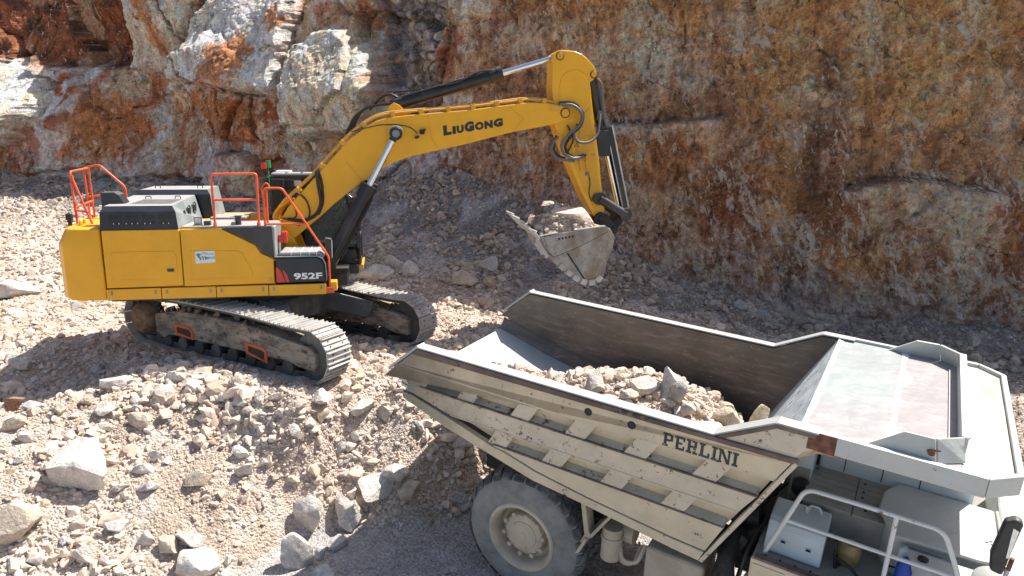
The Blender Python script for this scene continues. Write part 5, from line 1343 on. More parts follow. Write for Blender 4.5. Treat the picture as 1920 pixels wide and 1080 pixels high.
for s in (-1, 1):
    g = MB()
    g.slab([(4.06, s * 1.56, 3.925), (4.70, s * 1.58, 3.925), (4.65, s * 1.52, 4.16), (4.38, s * 1.52, 4.155)], .03 * s)
    g.slab([(4.70, s * 1.58, 3.925), (4.94, s * 1.40, 3.925), (4.885, s * 1.31, 4.155), (4.65, s * 1.52, 4.16)], .03 * s)
    g.build('rock_guard', MT['white'], CAN, bevel=.005)
MB().prism([(4.885, 3.92), (4.945, 3.92), (4.94, 4.165), (4.89, 4.165)], -1.33, 1.33).box(4.875, 4.955, -1.32, 1.32, 4.15, 4.172).build('rock_guard', MT['white'], CAN, bevel=.006)
MB().box(4.80, 4.812, -1.25, 1.25, 3.926, 3.95).build('guard_weld', MT['railtop'], CAN)
MB().cyl((4.64, -1.575, 4.03), (4.64, -1.60, 4.025), .035, n=9).slab([(4.60, -1.590, 4.03), (4.72, -1.585, 4.06), (4.71, -1.585, 4.075), (4.60, -1.588, 4.05)], .004).build('rust_spot', MT['rustpatch'], CAN)
ds = MB()                                            # pale drifts of dust along the crest and the cross weld
for base, wdt in ((3.455, .035), (4.27, .055)):
    yy = np.linspace(-1.55, 1.58, 120); n_ = fbm(yy * 1.5, yy * 0 + base, 5, 7)
    lo = base - wdt * (.6 + .5 * n_); hi = base + wdt * (.5 + .7 * fbm(yy * 1.8, yy * 0, 5, 9)) + (.10 * np.exp(-((yy - .55) / .3) ** 2) if base > 4 else 0)
    vs = [(l_, y_, 3.929) for l_, y_ in zip(lo, yy)] + [(h_, y_, 3.929) for h_, y_ in zip(hi, yy)]
    ds.add(vs, [(i, i + 1, i + 121, i + 120) for i in range(119)])
ds.build('dust_drift', MT['paledust'], CAN)

# ---- wheels
def wheel(cx_, y_out, sgn, name='wheel', R=.985, wd=.56, zc=1.0):
    ax = (0, sgn, 0)
    t_ = MB()
    h = wd
    t_.lathe([(0.03, .50), (.0, .56), (-.012, .66), (-.005, .76), (.02, .85), (.06, .915), (.10, R - .035), (.16, R - .03), (h - .16, R - .03), (h - .10, R - .035), (h - .06, .915), (h - .02, .85), (h + .01, .7), (h, .56), (h - .03, .50)], (cx_, y_out, zc), (0, -sgn, 0), 72, cap=False)
    o = t_.build('wheel', MT['tyre'], TR, smooth=30)
    lug = MB(); N = 30
    for i in range(N):
        for side_ in (0, 1):
            a0 = 2 * math.pi * (i + .5 * side_) / N
            wv = 2 * math.pi / N * .78
            ys = [.035, .11, .19, wd / 2 + .01] if side_ == 0 else [wd - .035, wd - .11, wd - .19, wd / 2 - .01]
            sk = [0, .0, .30, .55]
            rr_ = [.93, R, R + .006, R + .008]
            v = []
            for yy, k_, r_ in zip(ys, sk, rr_):
                for aa in (a0 + wv * (k_ - .5), a0 + wv * (k_ + .5)):
                    for r2 in (R - .06 if yy not in (ys[0],) else .90, r_):
                        v.append((cx_ + r2 * math.cos(aa), y_out - sgn * yy, zc + r2 * math.sin(aa)))
            f = []
            for j in range(3):
                b0, b1 = j * 4, j * 4 + 4
                f += [(b0 + 1, b0 + 3, b1 + 3, b1 + 1), (b0, b0 + 1, b1 + 1, b1), (b0 + 2, b1 + 2, b1 + 3, b0 + 3)]
            f += [(0, 2, 3, 1), (12, 13, 15, 14)]
            lug.add(v, f)
    lug.build('tread', MT['tread'], o, bevel=.008)
    rm = MB().lathe([(.0, .545), (-.02, .53), (-.025, .50), (.0, .475), (.05, .455), (.16, .445), (.24, .43), (.26, .30), (.262, .05)], (cx_, y_out - sgn * .01, zc), (0, -sgn, 0), 48, cap=False)
    rm.build('rim', MT['rim'], o, smooth=35)
    hb = MB().lathe([(.30, .33), (.14, .325), (.10, .31), (.095, .285), (.085, .27), (.085, .215), (.07, .21), (.065, .05), (.055, .045), (.055, .002)], (cx_, y_out - sgn * .01, zc), (0, -sgn, 0), 40)
    for i in range(10):
        a = 2 * math.pi * i / 10 + .2
        hb.cyl((cx_ + .33 * math.cos(a), y_out - sgn * .20, zc + .33 * math.sin(a)), (cx_ + .33 * math.cos(a), y_out - sgn * .07, zc + .33 * math.sin(a)), .035, n=8)
        hb.cyl((cx_ + .295 * math.cos(a + .3), y_out - sgn * .12, zc + .295 * math.sin(a + .3)), (cx_ + .295 * math.cos(a + .3), y_out - sgn * .10, zc + .295 * math.sin(a + .3)), .018, n=8)
    for a in (2.4, 5.0): hb.cyl((cx_ + .20 * math.cos(a), y_out - sgn * .08, zc + .20 * math.sin(a)), (cx_ + .20 * math.cos(a), y_out - sgn * .065, zc + .20 * math.sin(a)), .02, n=8)
    hb.build('hub', MT['rim'], o, smooth=35)
    return o
for s in (-1, 1):
    wheel(0, s * 1.585, s)
    wheel(0, s * .98, s)
    wheel(4.05, s * 1.52, s)
ax = MB().cyl((0, -1.3, 1.0), (0, 1.3, 1.0), .20, n=24).lathe([(-.3, .2), (-.2, .42), (.2, .42), (.3, .2)], (0, 0, 1.0), (0, 1, 0), 28).cyl((4.05, -1.2, .95), (4.05, 1.2, .95), .13, n=18)
ax.build('axle', MT['frameblack'], TR, smooth=35)
ch = MB()
for y in (-.52, .42): ch.box(-1.3, 5.3, y, y + .12, 1.18, 1.62)
for x in (-1.2, .8, 2.2, 3.4, 5.1): ch.box(x, x + .14, -.5, .5, 1.25, 1.55)
ch.cyl((2.2, -.75, 1.5), (1.2, -.62, 2.05), .11, n=18)
ch.build('chassis', MT['frameblack'], TR, bevel=.01)
at = MB().cyl((1.15, -1.05, 1.42), (1.55, -1.05, 1.42), .17, n=24).cyl((1.30, -1.32, 1.10), (1.30, -1.32, 1.60), .14, n=22).cyl((1.30, -1.32, 1.42), (1.30, -1.32, 1.46), .155, n=22)
at.build('air_tank', MT['rim'], TR, smooth=35)
MB().box(1.80, 2.60, -1.38, -.72, .95, 1.52).build('fuel_tank', MT['rim'], TR, bevel=.06, seg=3)
MB().tube(bend([(1.38, -1.25, 1.35), (1.5, -1.38, 1.15), (1.7, -1.36, 1.18), (1.75, -1.2, 1.4)], .12), .03, 8).tube(bend([(1.36, -1.2, 1.2), (1.45, -1.3, 1.05), (1.62, -1.3, 1.08), (1.66, -1.1, 1.3)], .12), .022, 8).build('air_hose', MT['rim'], TR, smooth=50)
MB().prism([(.86, 1.96), (.93, 1.97), (1.02, 1.50), (1.05, 1.46), (1.30, 1.86), (1.33, 1.84), (1.08, 1.42), (1.01, 1.36), (.98, 1.30), (.90, 1.14), (.84, 1.12), (.96, 1.42)], -1.50, -1.30).prism([(.99, 1.40), (1.03, 1.40), (.93, 1.14), (.86, 1.10)], -1.56, -1.0).build('mudguard_bracket', MT['rim'], TR, bevel=.01)
MB().tube(bend([(3.05, -.7, 2.0), (2.86, -1.2, 2.02), (2.83, -1.45, 1.90), (2.93, -1.62, 1.52)], .15), .11, 16).tube(bend([(2.86, -1.3, 2.0), (2.78, -1.42, 1.5), (2.70, -1.45, 1.1)], .15), .10, 14).cyl((2.945, -1.645, 1.47), (2.95, -1.65, 1.455), .095, n=18).build('exhaust_pipe', MT['frameblack'], TR, smooth=50)
MB().prism([(2.62, 1.0), (2.72, 1.0), (3.05, 2.1), (2.95, 2.15)], -1.30, -1.18).box(2.9, 3.2, -1.1, .9, 1.5, 1.75).cyl((2.75, -.9, 2.15), (3.1, -.9, 2.25), .15, n=16).cyl((2.8, -.35, 2.3), (3.15, -.35, 2.4), .13, n=16).build('pump_housing', MT['frameblack'], TR, bevel=.02)

# ---- front deck, bonnet and cab
DK = MB().box(3.16, 5.55, -1.63, -.70, 2.10, 2.155).box(3.16, 3.5, -.70, 1.5, 2.10, 2.152).box(5.3, 5.9, -1.63, 1.63, 2.08, 2.145)
DKO = DK.build('deck', MT['deckgrey'], TR, bevel=.006)
MB().prism([(3.16, 1.86), (5.55, 1.86), (5.55, 2.17), (3.16, 2.17)], -1.70, -1.635).box(3.18, 3.55, -1.715, -1.70, 1.98, 2.12).build('deck_skirt', MT['cream'], DKO, bevel=.01)
MB().prism([(3.57, 1.90), (4.6, 1.90), (4.6, 2.05), (3.57, 2.05)], -1.712, -1.70).build('skirt_recess', MT['rail'], DKO)
MB().prism([(3.20, 2.17), (5.55, 2.17), (5.55, 2.20), (3.20, 2.20)], -1.695, -1.60).build('deck_edge', MT['rail'], DKO)
bx = MB().prism([(-1.44, 2.16), (-1.435, 2.20), (-1.34, 2.44), (-1.30, 2.50), (-1.22, 2.535), (-.84, 2.56), (-.84, 2.16)], 3.24, 3.87, axis=0)
BB = bx.build('locker', MT['whiteplain'], TR, bevel=.02, seg=3)
for x in (3.44, 3.72):
    MB().cyl((x, -1.402, 2.315), (x, -1.398, 2.317), .028, n=16).build('locker_hole', MT['frameblack'], BB)
MB().tube(bend([(3.62, -.95, 2.555), (3.62, -.95, 2.64), (3.74, -.95, 2.64), (3.76, -.95, 2.555)], .05), .014, 8).cyl((3.60, -1.0, 2.555), (3.60, -1.0, 2.64), .018, n=8).build('locker_hook', MT['whiteplain'], BB)
pl = MB()
for i in range(7):
    y = -.78 + i * .135
    pl.box(3.50, 4.06, y, y + .128, 2.56, 2.60); pl.box(4.07, 4.50, y, y + .128, 2.56, 2.598)
pl.box(3.52, 4.48, -.76, .14, 2.12, 2.558)
MT['plank'] = paint('weathered_hatch_plate', (.27, .26, .23), .75, .4, .63, (.10, .085, .07), 7., .3, .2)
EN = pl.build('engine_cover', MT['plank'], TR, bevel=.006)
sc = MB()
for (x, y) in ((4.14, -.2), (4.14, .02), (4.14, -.5), (4.20, -.62), (4.14, -.34), (3.56, .06)): sc.cyl((x, y, 2.595), (x, y, 2.606), .018, n=8)
sc.build('cover_bolts', MT['frameblack'], EN)
cabm = MB().box(3.56, 5.30, .15, 1.60, 2.14, 3.60)
CBT = cabm.build('cab', MT['whiteplain'], TR, bevel=.04, seg=3)
sm = MB()
for x in (3.86, 4.30, 4.72): sm.box(x, x + .012, .1465, .16, 2.62, 3.5)
sm.box(4.22, 4.25, .141, .16, 2.9, 3.1); sm.build('panel_seam', MT['frameblack'], CBT)
MB().box(5.285, 5.315, .30, 1.45, 2.75, 3.42).box(3.75, 4.85, 1.59, 1.612, 2.75, 3.42).build('cab_window', MT['glass'], CBT)
MB().box(3.30, 3.52, -.30, 1.50, 2.15, 3.05).build('bulkhead', MT['whiteplain'], TR, bevel=.02)
MB().box(3.28, 3.30, -.28, 1.48, 2.15, 2.65).box(3.31, 3.51, -.32, -.301, 2.15, 2.75).build('heat_shield', MT['plank'], TR)
MB().lathe([(0, .10), (.05, .12), (.12, .11), (.14, .06), (.14, 0)], (3.44, -.33, 2.52), (0, -1, 0), 22).build('breather', MT['frameblack'], TR, smooth=40)
wp = [(4.33, -.60), (4.36, -.18), (4.50, .12), (5.52, .12), (5.54, -1.00), (5.35, -1.06), (4.55, -1.10), (4.50, -1.05)]
BN = MB().prism(wp, 2.66, 2.70, axis=2).prism([(4.50, .10), (4.38, -.2), (4.36, -.58), (4.52, -1.02), (5.50, -.98), (5.50, .1)], 2.14, 2.66, axis=2).build('bonnet', MT['white'], TR, bevel=.02)
MB().box(4.60, 5.45, -1.16, -1.04, 2.16, 2.60).build('bonnet_side', MT['whiteplain'], BN, bevel=.03)
bn = MB()
for (x, y) in ((5.44, -.62), (5.40, -.66), (5.45, -.68)): bn.box(x, x + .03, y, y + .012, 2.70, 2.708)
bn.build('bonnet_clips', MT['frameblack'], BN)
MB().tube([(5.545, .12, 2.69), (5.56, -.55, 2.71), (5.56, -.85, 2.71)], .02, 8).build('bonnet_hinge', MT['railtop'], BN)
MB().box(5.58, 6.10, -1.15, 1.45, 1.7, 2.66).prism([(5.58, -1.16), (6.10, -1.16), (6.0, -1.5), (5.66, -1.6)], 1.8, 2.3, axis=2).build('radiator_nose', MT['white'], TR, bevel=.05, seg=3)
fd = MB().lathe([(0, .0), (.0, .42), (-.03, .44), (-.25, .44)], (5.10, -1.06, 2.60), (0, 0, 1), 36)
fd.build('air_cleaner', MT['white'], TR, smooth=35)
dl = MB().lathe([(.0, 0), (.0, .20), (.02, .215), (.03, .235), (.0, .25), (-.28, .25)], (5.06, -1.42, 2.44), (0, 0, 1), 36)
dl.tube([(5.06 + .19 * math.cos(a), -1.42 + .19 * math.sin(a), 2.445) for a in np.linspace(0, 6.283, 25)[:-1]], .008, 6, closed=True)
dl.build('filter_canister', MT['whiteplain'], TR, smooth=40)
MB().tube(bend([(4.85, -1.18, 2.50), (4.85, -1.30, 2.56), (5.0, -1.30, 2.56)], .03), .012, 6).build('canister_bracket', MT['white'], TR)
gr = MB()
gr.tube(bend([(3.27, -1.52, 2.16), (3.58, -1.52, 3.17), (4.05, -1.52, 3.18), (4.92, -1.52, 3.18), (5.12, -1.52, 2.75), (5.32, -1.52, 2.16)], .12, 6), .026, 12)
gr.tube([(3.435, -1.52, 2.70), (4.48, -1.52, 2.69), (5.14, -1.52, 2.69)], .022, 10)
gr.tube([(4.485, -1.52, 3.18), (4.50, -1.52, 2.16)], .025, 10)
MT['railwhite'] = paint('chipped_white_rail', (.66, .66, .63), .55, .2, .585, (.11, .075, .06), 13., .1, .06)
gr.build('deck_railing', MT['railwhite'], TR, smooth=50)
mi = MB().prism([(5.36, 2.92), (5.47, 2.90), (5.50, 3.30), (5.52, 3.52), (5.46, 3.56), (5.37, 3.50), (5.33, 3.1)], -1.56, -1.44)
MI = mi.build('mirror', MT['charcoal'], TR, bevel=.03, seg=3)
MB().slab([(5.455, -1.565, 3.12), (5.475, -1.565, 3.12), (5.495, -1.565, 3.44), (5.445, -1.565, 3.46)], .01).build('mirror_glass', MT['mirror'], MI)
MB().tube([(5.50, -1.55, 2.1), (5.50, -1.52, 3.0)], .022, 10).tube(bend([(5.50, -1.5, 2.78), (5.62, -1.5, 2.78), (5.80, -1.45, 2.80), (5.82, -1.4, 2.4)], .06), .018, 8).build('mirror_post', MT['white'], TR, smooth=45)
MB().cyl((5.505, -1.53, 2.98), (5.51, -1.535, 3.12), .022, n=10).build('rusty_sleeve', MT['rustpatch'], TR)
MB().lathe([(0, .16), (.03, .175), (.05, .15), (.05, 0)], (5.42, -1.46, 2.74), (-.2, -.3, .9), 26).build('round_mirror', MT['railtop'], TR, smooth=40)
MB().prism([(5.36, 2.25), (5.50, 2.25), (5.52, 2.6), (5.46, 2.72), (5.38, 2.62)], -1.60, -1.42).build('lamp_housing', MT['frameblack'], TR, bevel=.03)
MB().box(5.53, 5.64, -1.62, -1.50, 2.44, 2.62).build('tail_lamp', MT['redlens'], TR, bevel=.02)

# ---- loose things standing on the deck
def on_truck(o): o.matrix_world = M_TR; return o
bp_ = MB().lathe([(0, .11), (.30, .10), (.36, .06), (.40, .05), (.40, 0)], (4.70, -1.25, 2.157), (0, 0, 1), 20).box(4.66, 4.98, -1.30, -1.20, 2.40, 2.47).lathe([(0, .07), (.2, .065), (.22, 0)], (4.96, -1.25, 2.30), (0, 0, 1), 16)
BPO = on_truck(bp_.build('grease_pump', MT['blueplastic'], None, bevel=.01, smooth=40))
MB().cyl((4.83, -1.25, 2.46), (4.83, -1.25, 2.60), .02, n=8).lathe([(0, .05), (.04, .055), (.06, 0)], (4.83, -1.25, 2.58), (0, 0, 1), 12).build('pump_handle', MT['frameblack'], BPO, smooth=40)
tag(BPO, 'bright blue grease pump standing on the truck deck behind the white railing', 'pump')
jar = MB().lathe([(0, .10), (.03, .12), (.20, .125), (.24, .10), (.27, .085), (.27, 0)], (4.13, -1.12, 2.157), (0, 0, 1), 22)
JO = on_truck(jar.build('filter_bowl', plain('amber_plastic', (.30, .22, .09), .35), None, smooth=40))
MB().tube(bend([(4.05, -1.22, 2.16), (4.0, -1.36, 2.35), (4.16, -1.36, 2.28), (4.30, -1.38, 2.17)], .08), .018, 8).tube([(4.02, -1.3, 2.16), (3.98, -1.28, 2.5)], .02, 8).build('filter_hose', MT['frameblack'], JO, smooth=50)
tag(JO, 'amber filter bowl with black hose on the truck deck beside the locker', 'filter bowl')

hs_ = MB()
for pts, r in (([(3.3, -.55, 2.3), (3.15, -1.0, 2.25), (3.05, -1.35, 2.0), (3.0, -1.45, 1.5)], .03), ([(3.25, -.2, 2.4), (3.05, -.7, 2.3), (2.9, -1.0, 1.9)], .025), ([(3.1, .2, 2.3), (2.9, -.3, 2.1), (2.7, -.8, 1.8), (2.5, -1.0, 1.5)], .035)):
    MB().tube(bend(pts, .2, 6), r, 8).build('hydraulic_hose', MT['hose'], TR, smooth=50)
MB().tube(bend([(4.52, -1.12, 2.3), (4.75, -1.18, 2.36), (5.05, -1.14, 2.30), (5.35, -1.18, 2.34), (5.45, -1.3, 2.2)], .1), .012, 6).build('cable', MT['hose'], TR, smooth=50)
bt = MB()
for k in range(14): bt.cyl((3.30 + k * .165, -1.60, 2.195), (3.30 + k * .165, -1.60, 2.212), .014, n=8)
bt.build('deck_bolts', MT['frameblack'], DKO)

# ================================================================== BOULDERS (x, y, half width, height ratio, colour, label, yaw)
NAMED = [
    (-6.95, 9.87, 0.604, 0.72, 'white', 'largest pale angular boulder on the near heap, flat tilted face', -1.0),
    (-7.43, 8.83, 0.473, 0.95, 'tan', 'big tan boulder at the lower left corner of the photo', 0),
    (-3.33, 9.26, 0.328, 1.27, 'white', 'tall white boulder at the bottom of the heap, beside the road', 0),
    (-3.38, 10.12, 0.322, 1.29, 'white', 'knobbly white boulder above the tall one at the road edge', 0),
    (-2.81, 10.31, 0.346, 1.07, 'white', 'squarish boulder half in the truck shadow at the heap toe', 0),
    (-2.4, 10.72, 0.441, 0.68, 'white', 'long slab of pale rock crossed by the truck shadow edge', 0.6),
    (-2.03, 10.89, 0.301, 0.85, 'white', 'upper end slab fully in the truck shadow, next to the long slab', 0.6),
    (-4.76, 8.93, 0.385, 0.69, 'white', 'rounded white boulder at the bottom edge of the heap', 0),
    (-4.9, 9.16, 0.311, 0.57, 'white', 'pale boulder just behind the rounded white one at the bottom', 0),
    (-5.2, 9.0, 0.189, 1.6, 'tan', 'narrow upright tan rock left of the rounded white boulder', 0),
    (-6.3, 8.7, 0.159, 1.6, 'white', 'slim leaning white rock near the lower left of the heap', 0),
    (-7.19, 11.59, 0.301, 0.52, 'white', 'bright white flat rock on the crest where the shadow ends', 0),
    (-7.1, 11.02, 0.229, 0.83, 'white', 'pale rock just below the crest at the shadow edge', 0),
    (-6.41, 10.86, 0.235, 0.63, 'tan', 'tan rock with a dark underside on the upper heap', 0),
    (-5.31, 10.62, 0.19, 0.81, 'tan', 'brownish rock in the middle of the heap', 0),
    (-5.11, 9.96, 0.241, 0.71, 'tan', 'blocky tan rock near the centre of the heap', 0),
    (-6.0, 10.05, 0.213, 0.56, 'white', 'low pale rock left of the blocky tan one', 0),
    (-4.42, 10.2, 0.178, 0.9, 'white', 'rounded pale rock right of the blocky tan one', 0),
    (-4.58, 10.44, 0.143, 0.89, 'white', 'small pale rock above the rounded one in the middle of the heap', 0),
    (-5.79, 9.75, 0.22, 0.45, 'grey', 'flat grey white slab of rock in the lower middle of the heap', 0),
    (-5.92, 10.29, 0.143, 0.83, 'white', 'very white little rock on the bare dirt of the heap', 0),
    (-5.99, 9.18, 0.217, 0.58, 'white', 'flat white rock in the lower left part of the heap', 0),
    (-5.54, 9.04, 0.184, 0.91, 'white', 'pale rock left of the narrow upright one', 0),
    (-3.38, 11.27, 0.259, 0.58, 'white', 'flat pale rock right below the near track idler', 0),
    (-2.72, 11.57, 0.296, 0.68, 'white', 'wide pale block between the track and the truck tail', 0),
    (-2.31, 11.64, 0.19, 0.75, 'tan', 'tan block beside the wide pale one near the truck tail', 0),
    (-4.08, 11.08, 0.167, 0.83, 'tan', 'tan rock on the crest below the front of the near track', 0),
    (-4.9, 11.46, 0.169, 1.07, 'tan', 'upright tan rock on the crest in front of the track frame', 0),
    (-4.71, 11.66, 0.146, 0.83, 'white', 'white pointed rock on the crest in front of the track frame', 0),
    (-6.16, 11.81, 0.236, 0.52, 'white', 'broad white rock on the crest under the excavator cab side', 0),
    (-1.78, 10.74, 0.301, 0.77, 'tan', 'brown tan boulder in the truck shadow near the rear tyre', 0),
    (-2.84, 9.76, 0.212, 1.0, 'grey', 'grey boulder on the shaded road edge below the squarish one', 0),
    (-2.87, 8.99, 0.266, 0.64, 'white', 'pale boulder at the bottom edge, half in the truck shadow', 0),
    (-3.07, 9.46, 0.154, 1.07, 'grey', 'grey rock wedged right of the tall white boulder', 0),
    (-8.95, 11.36, 0.292, 0.62, 'brown', 'rust brown boulder in the excavator shadow at the left edge', 0),
    (-8.5, 11.25, 0.258, 0.53, 'grey', 'shaded grey rock right of the rust brown boulder', 0),
    (-8.34, 10.59, 0.196, 0.93, 'tan', 'tan rock at the edge of the excavator shadow on the left', 0),
    (-8.35, 12.97, 0.22, 0.67, 'grey', 'flat grey rock lying in the excavator shadow', 0),
    (-10.0, 13.17, 0.24, 1.31, 'white', 'leaning pale slab at the left tip of the excavator shadow', 0),
    (-3.63, 20.37, 0.349, 0.89, 'white', 'white pyramid shaped rock at the foot of the shaded scree', 0),
    (-3.02, 20.0, 0.378, 0.62, 'white', 'white rock right of the pyramid shaped one by the far track', 0),
    (-3.86, 19.85, 0.505, 0.45, 'white', 'low white rock in front of the pyramid shaped one', 0),
    (-1.45, 19.06, 0.496, 0.52, 'tan', 'large tan rock at the edge of the scree below the bucket', 0),
    (-0.7, 19.54, 0.313, 1.11, 'grey', 'grey pointed rock in the shade below the bucket', 0),
    (-0.63, 18.85, 0.27, 0.81, 'tan', 'tan rock right of the large tan one below the bucket', 0),
    (-4.27, 19.84, 0.362, 0.6, 'white', 'white rock just beyond the far track shoes', 0),
    (-12.98, 17.42, 0.693, 0.45, 'white', 'long flat pale rock at the left edge behind the counterweight', 0),
    (5.57, 21.63, 0.356, 0.67, 'tan', 'ochre rock lying against the foot of the brown face', 0),
]
RC = {'white': (.63, .575, .515), 'tan': (.55, .46, .36), 'grey': (.50, .48, .46), 'brown': (.30, .19, .12)}
rr = np.random.default_rng(77)
for (x, y, w, hr, c, lab, yaw) in NAMED:
    z = float(ground_z(np.array([x]), np.array([y]))[0])
    big = w > .25
    boulder('boulder' if big else 'rock', x, y, z, w, rr, RC[c], lab, 'boulders and rocks among the rubble', sub=4 if big else 3,
            squash=(1, rr.uniform(.62, .85), min(1.15, hr * .95)), yaw=(yaw if yaw else rr.uniform(-.5, .5)), tilt=.16 if hr > .9 else .22, cuts=15, sink=.2, cat='boulder' if big else 'rock')

# loose rocks of middle size: each a thing, told apart only by where they lie
ZONES = [
    (80, lambda X, Y: (Y < ip(X, CREST)) & (Y > ip(X, TOE) + .1) & (X < -2.2), 'loose pale rock on the sunlit heap in front of the excavator', (.07, .17)),
    (34, lambda X, Y: (Y > ip(X, CREST)) & (Y < 14.6) & (X < -6.2), 'loose rock in the excavator shadow behind the heap', (.08, .17)),
    (34, lambda X, Y: (Y > 15.5) & (Y < ip(X, BASE) - 5) & (X < -6), 'pale rock on the sunlit ground beyond the excavator tail', (.09, .20)),
    (36, lambda X, Y: (Y > 16.2) & (X > -4.5) & (X < 3.5) & (Y < ip(X, BASE) - .8), 'rock lying on the shaded scree beyond the far track', (.08, .22)),
    (22, lambda X, Y: (Y > 12.0) & (X > -3.4) & (X < .2) & (Y < 15.6), 'pale rock on the sunlit rubble between the tracks and the truck tail', (.08, .17)),
    (22, lambda X, Y: (X > 5.5) & (Y > ip(X, TOE) + .3) & (Y < ip(X, BASE) - .6), 'grey rock in the rubble between the truck and the brown face', (.08, .20)),
    (50, lambda X, Y: (X > -2.9) & (X < .9) & (Y > ip(X, TOE) - .15) & (Y < ip(X, TOE) + 1.6), 'rock in the truck shadow behind the rear tyre', (.08, .26)),
]
for cnt, fn, lab, (s0, s1) in ZONES:
    X, Y = rr.uniform(-24, 15, 60000), rr.uniform(7, 28, 60000)
    Zq = ground_z(X, Y)
    ok = fn(X, Y) & in_view(X, Y, Zq, -.01) & ~near_track(X, Y, .12)
    X, Y, Zq = X[ok][:cnt], Y[ok][:cnt], Zq[ok][:cnt]
    for x, y, z in zip(X, Y, Zq):
        s = s0 + (s1 - s0) * rr.random() ** 2.2
        if any((x - q[0]) ** 2 + (y - q[1]) ** 2 < (s + q[2] * .8) ** 2 for q in NAMED): continue
        col = RC[('white', 'white', 'tan', 'tan', 'grey')[rr.integers(5)]]
        boulder('rock', float(x), float(y), float(z), s, rr, np.array(col) * rr.uniform(.85, 1.1), lab, lab.replace(' rock ', ' rocks ').replace('rock lying','rocks lying'), sub=3, squash=(1, rr.uniform(.6, .95), rr.uniform(.55, .9)), tilt=.5, cuts=11, sink=.25)

# ------------------------------------------------------------------ rubble carried by the truck and by the bucket
def tri(F): return np.concatenate([F[:, [0, 1, 2]], F[:, [0, 2, 3]]])
def load_object(name, M, xs, ys, hfun, mask, n, smin, smax, rng, label, dark=1.0):
    GX_, GY_ = np.meshgrid(xs, ys); GZ_ = hfun(GX_, GY_)
    V1 = np.stack([GX_, GY_, GZ_], -1).reshape(-1, 3); F1 = tri(grid_faces(len(xs), len(ys)))
    keepv = mask(V1[:, 0], V1[:, 1], V1[:, 2]); F1 = F1[keepv[F1].all(1)]
    c1 = np.repeat(np.array([[.54, .42, .335]]) * dark, len(V1), 0) * (1 + .2 * fbm(V1[:, 0] * 3, V1[:, 1] * 3, 3, 3)[:, None])
    X, Y = rng.uniform(xs[0], xs[-1], n), rng.uniform(ys[0], ys[-1], n); Z = hfun(X, Y)
    k = mask(X, Y, Z); X, Y, Z = X[k], Y[k], Z[k]
    S = np.minimum(smin * (1 - rng.random(len(X)) * .99) ** (-1 / 2.0), smax)
    me2 = stones_mesh('tmp', np.stack([X, Y, Z + S * .35], -1), S, rng, stone_col(rng, len(X), .05, dark), .03)
    nv = len(me2.vertices); V2 = np.empty(nv * 3, np.float32); me2.vertices.foreach_get('co', V2)
    F2 = np.empty(len(me2.polygons) * 3, np.int32); me2.polygons.foreach_get('vertices', F2)
    c2 = np.empty(nv * 4, np.float32); me2.color_attributes['col'].data.foreach_get('color', c2)
    V = np.concatenate([V1, V2.reshape(-1, 3)]); Fa = np.concatenate([F1, F2.reshape(-1, 3) + len(V1)])
    me = np_mesh(name, V, Fa, False, np.concatenate([c1, c2.reshape(-1, 4)[:, :3]]))
    bpy.data.meshes.remove(me2)
    o = link(name, me, MT['stones']); o.matrix_world = M
    tag(o, label, 'rubble', kind='stuff'); return o
def floor_z(x): return np.interp(x, [p[0] for p in FLOOR], [p[1] for p in FLOOR])
def heap(x, y):
    e = ((x - 1.35) / np.where(x < 1.35, 2.15, 1.75)) ** 2 + ((y - .45) / 1.25) ** 2
    h = 1.0 * np.clip(1 - e, 0, 1) ** .8 + .06 * fbm(x * 2.2, y * 2.2, 3, 8)
    t = .20 * np.clip(1 - ((x + .62) / 1.3) ** 2 - ((y + .15) / 1.15) ** 2, 0, 1) + .03 * fbm(x * 3, y * 3, 3, 12) - .012
    return floor_z(x) - .03 + np.maximum(h - .03, t)
load_object('rubble_load', M_TR, np.arange(-1.8, 2.75, .06), np.arange(-1.42, 1.5, .06), heap,
            lambda x, y, z: (z > floor_z(x) + .005) & (z > 2.0 + 1.925 * (x - 2.44) / 1.02), 8500, .018, .12, rr, 'pinkish beige broken rock lying in the open truck body')
def carried(name, M, p, size, lab, squash, col, rot, cat='boulder', sub=4, grp='rocks carried in the truck body'):
    col = (min(.72, 1.25 * col[0]), min(.68, 1.19 * col[1]), min(.62, 1.11 * col[2]))
    o = boulder(name, 0, 0, 0, size, rr, col, lab, grp, sub, squash, rot, .25, 14, .25, cat)
    o.matrix_world = M @ Matrix.Translation(p); return o
carried('boulder', M_TR, (.31, -.02, 2.79), .36, 'large grey white boulder lying in the truck load nearest the tail', (1, .8, .82), (.43, .41, .39), .3)
carried('boulder', M_TR, (1.37, .34, 2.93), .33, 'upright pointed white boulder on top of the truck load', (.8, .75, 1.0), (.54, .52, .49), 0)
carried('boulder', M_TR, (1.0, .20, 2.97), .29, 'pale angular rock left of the pointed boulder on the truck load', (1, .75, .65), (.50, .46, .42), .8)
carried('boulder', M_TR, (1.57, .12, 3.01), .24, 'grey streaked rock in front of the pointed boulder on the truck load', (.8, .7, .8), (.44, .41, .39), 0)
carried('boulder', M_TR, (2.28, .34, 2.67), .32, 'tan boulder at the front end of the truck load', (1, .7, .75), (.48, .41, .32), .2)
carried('boulder', M_TR, (2.62, .62, 2.65), .26, 'cream boulder against the front slope of the truck body', (.85, .7, 1), (.53, .46, .34), 0)
carried('rock', M_TR, (2.52, .25, 2.59), .25, 'low white rock beneath the cream one by the front slope', (1, .6, .5), (.53, .50, .45), .1, 'rock', 3)
carried('rock', M_TR, (2.12, -.08, 2.75), .31, 'pale slab of rock near the rail at the front of the load', (1, .7, .4), (.53, .48, .42), .3, 'rock', 3)
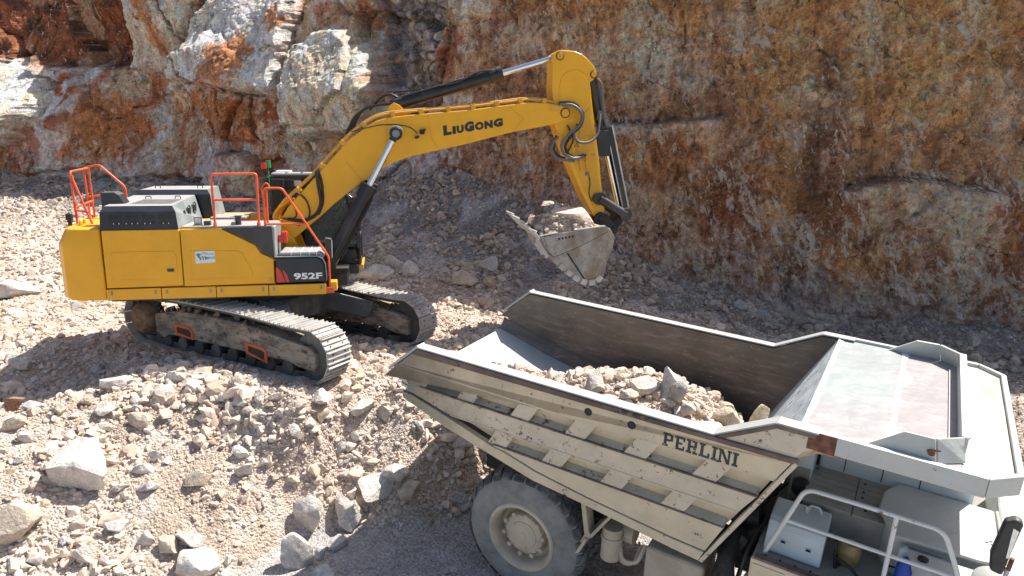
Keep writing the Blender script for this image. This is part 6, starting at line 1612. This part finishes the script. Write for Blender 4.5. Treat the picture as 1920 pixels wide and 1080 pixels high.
carried('rock', M_TR, (1.70, .95, 2.64), .22, 'dark shaded rock behind the load against the far wall', (1, .7, .6), (.36, .33, .32), .3, 'rock', 3)
for k, (x_, y_, z_, w_) in enumerate(((.73, -.26, 2.82, .17), (1.17, -.31, 2.84, .18), (1.77, 0, 2.92, .18), (.92, -.14, 2.96, .15), (1.45, -.35, 2.78, .16))):
    carried('rock', M_TR, (x_, y_, z_), w_, 'small pale rock half sunk in the rubble of the truck load', (1, .75, .7), (.50, .45, .40), k * 1.3, 'rock', 3)
def bfill(x, y):
    side = np.clip(1 - (np.abs(y) / .88) ** 5, 0, 1) * np.clip(1 - (np.abs(x - 6.22) / .72) ** 4, 0, 1)
    return 2.19 + .135 * (x - 5.6) + side * (.16 + .36 * np.clip(1 - ((x - 6.12) / .75) ** 2 - (y / .95) ** 2 * .5, 0, 1) + .05 * fbm(x * 4, y * 4, 3, 5))
load_object('rubble_scoop', M_EX, np.arange(5.50, 6.95, .05), np.arange(-.86, .87, .05), bfill, lambda x, y, z: (x > 5.62) & (np.abs(y) < .87), 2200, .02, .11, rr, 'brownish broken rock heaped in the excavator bucket', .8)
carried('boulder', M_EX, (6.42, -.42, 2.44), .50, 'large pinkish boulder lying at the near side of the bucket', (1, .8, .75), (.58, .48, .42), .2, grp='rocks carried in the bucket')
carried('rock', M_EX, (5.84, -.05, 2.62), .22, 'dark brown rock in the middle of the bucket load', (1, .7, .75), (.20, .16, .15), .4, 'rock', 3, 'rocks carried in the bucket')
carried('rock', M_EX, (5.72, -.55, 2.36), .22, 'pale angular rock near the lip of the bucket', (1, .6, .7), (.46, .40, .36), .6, 'rock', 3, 'rocks carried in the bucket')
carried('rock', M_EX, (6.10, .45, 2.74), .20, 'rosy rock on the far top of the bucket load', (1, .8, .7), (.50, .40, .36), .2, 'rock', 3, 'rocks carried in the bucket')

# a little dust hanging where stones fall from the bucket
V, F = ICO[4]
V = V * np.array([.75, .6, 1.05]); V = V * (1 + .22 * fbm(V[:, 0] * 2 + V[:, 2], V[:, 1] * 2 - V[:, 2], 3, 6))[:, None]
dm = bpy.data.materials.new('hanging_dust'); dm.use_nodes = True
dn = dm.node_tree; dn.nodes.remove(dn.nodes['Principled BSDF'])
vol = dn.nodes.new('ShaderNodeVolumePrincipled'); vol.inputs['Color'].default_value = (.80, .74, .69, 1); vol.inputs['Density'].default_value = .34; vol.inputs['Anisotropy'].default_value = .2
dn.links.new(vol.outputs[0], dn.nodes['Material Output'].inputs['Volume'])
o = link('dust', np_mesh('dust', V, F, True), dm); o.matrix_world = M_EX @ Matrix.Translation((5.55, -.2, .75)); o['kind'] = 'stuff'

V2 = ICO[4][0] * np.array([5.0, 1.1, .9]); V2 = V2 * (1 + .2 * fbm(V2[:, 0] * .8, V2[:, 1] + V2[:, 2], 3, 9))[:, None]
dm2 = dm.copy(); dm2.node_tree.nodes['Principled Volume'].inputs['Density'].default_value = .08
o = link('dust', np_mesh('dust', V2, F, True), dm2); o.location = (9.0, 16.0, 1.3); o.rotation_euler = (0, 0, -.35); o['kind'] = 'stuff'
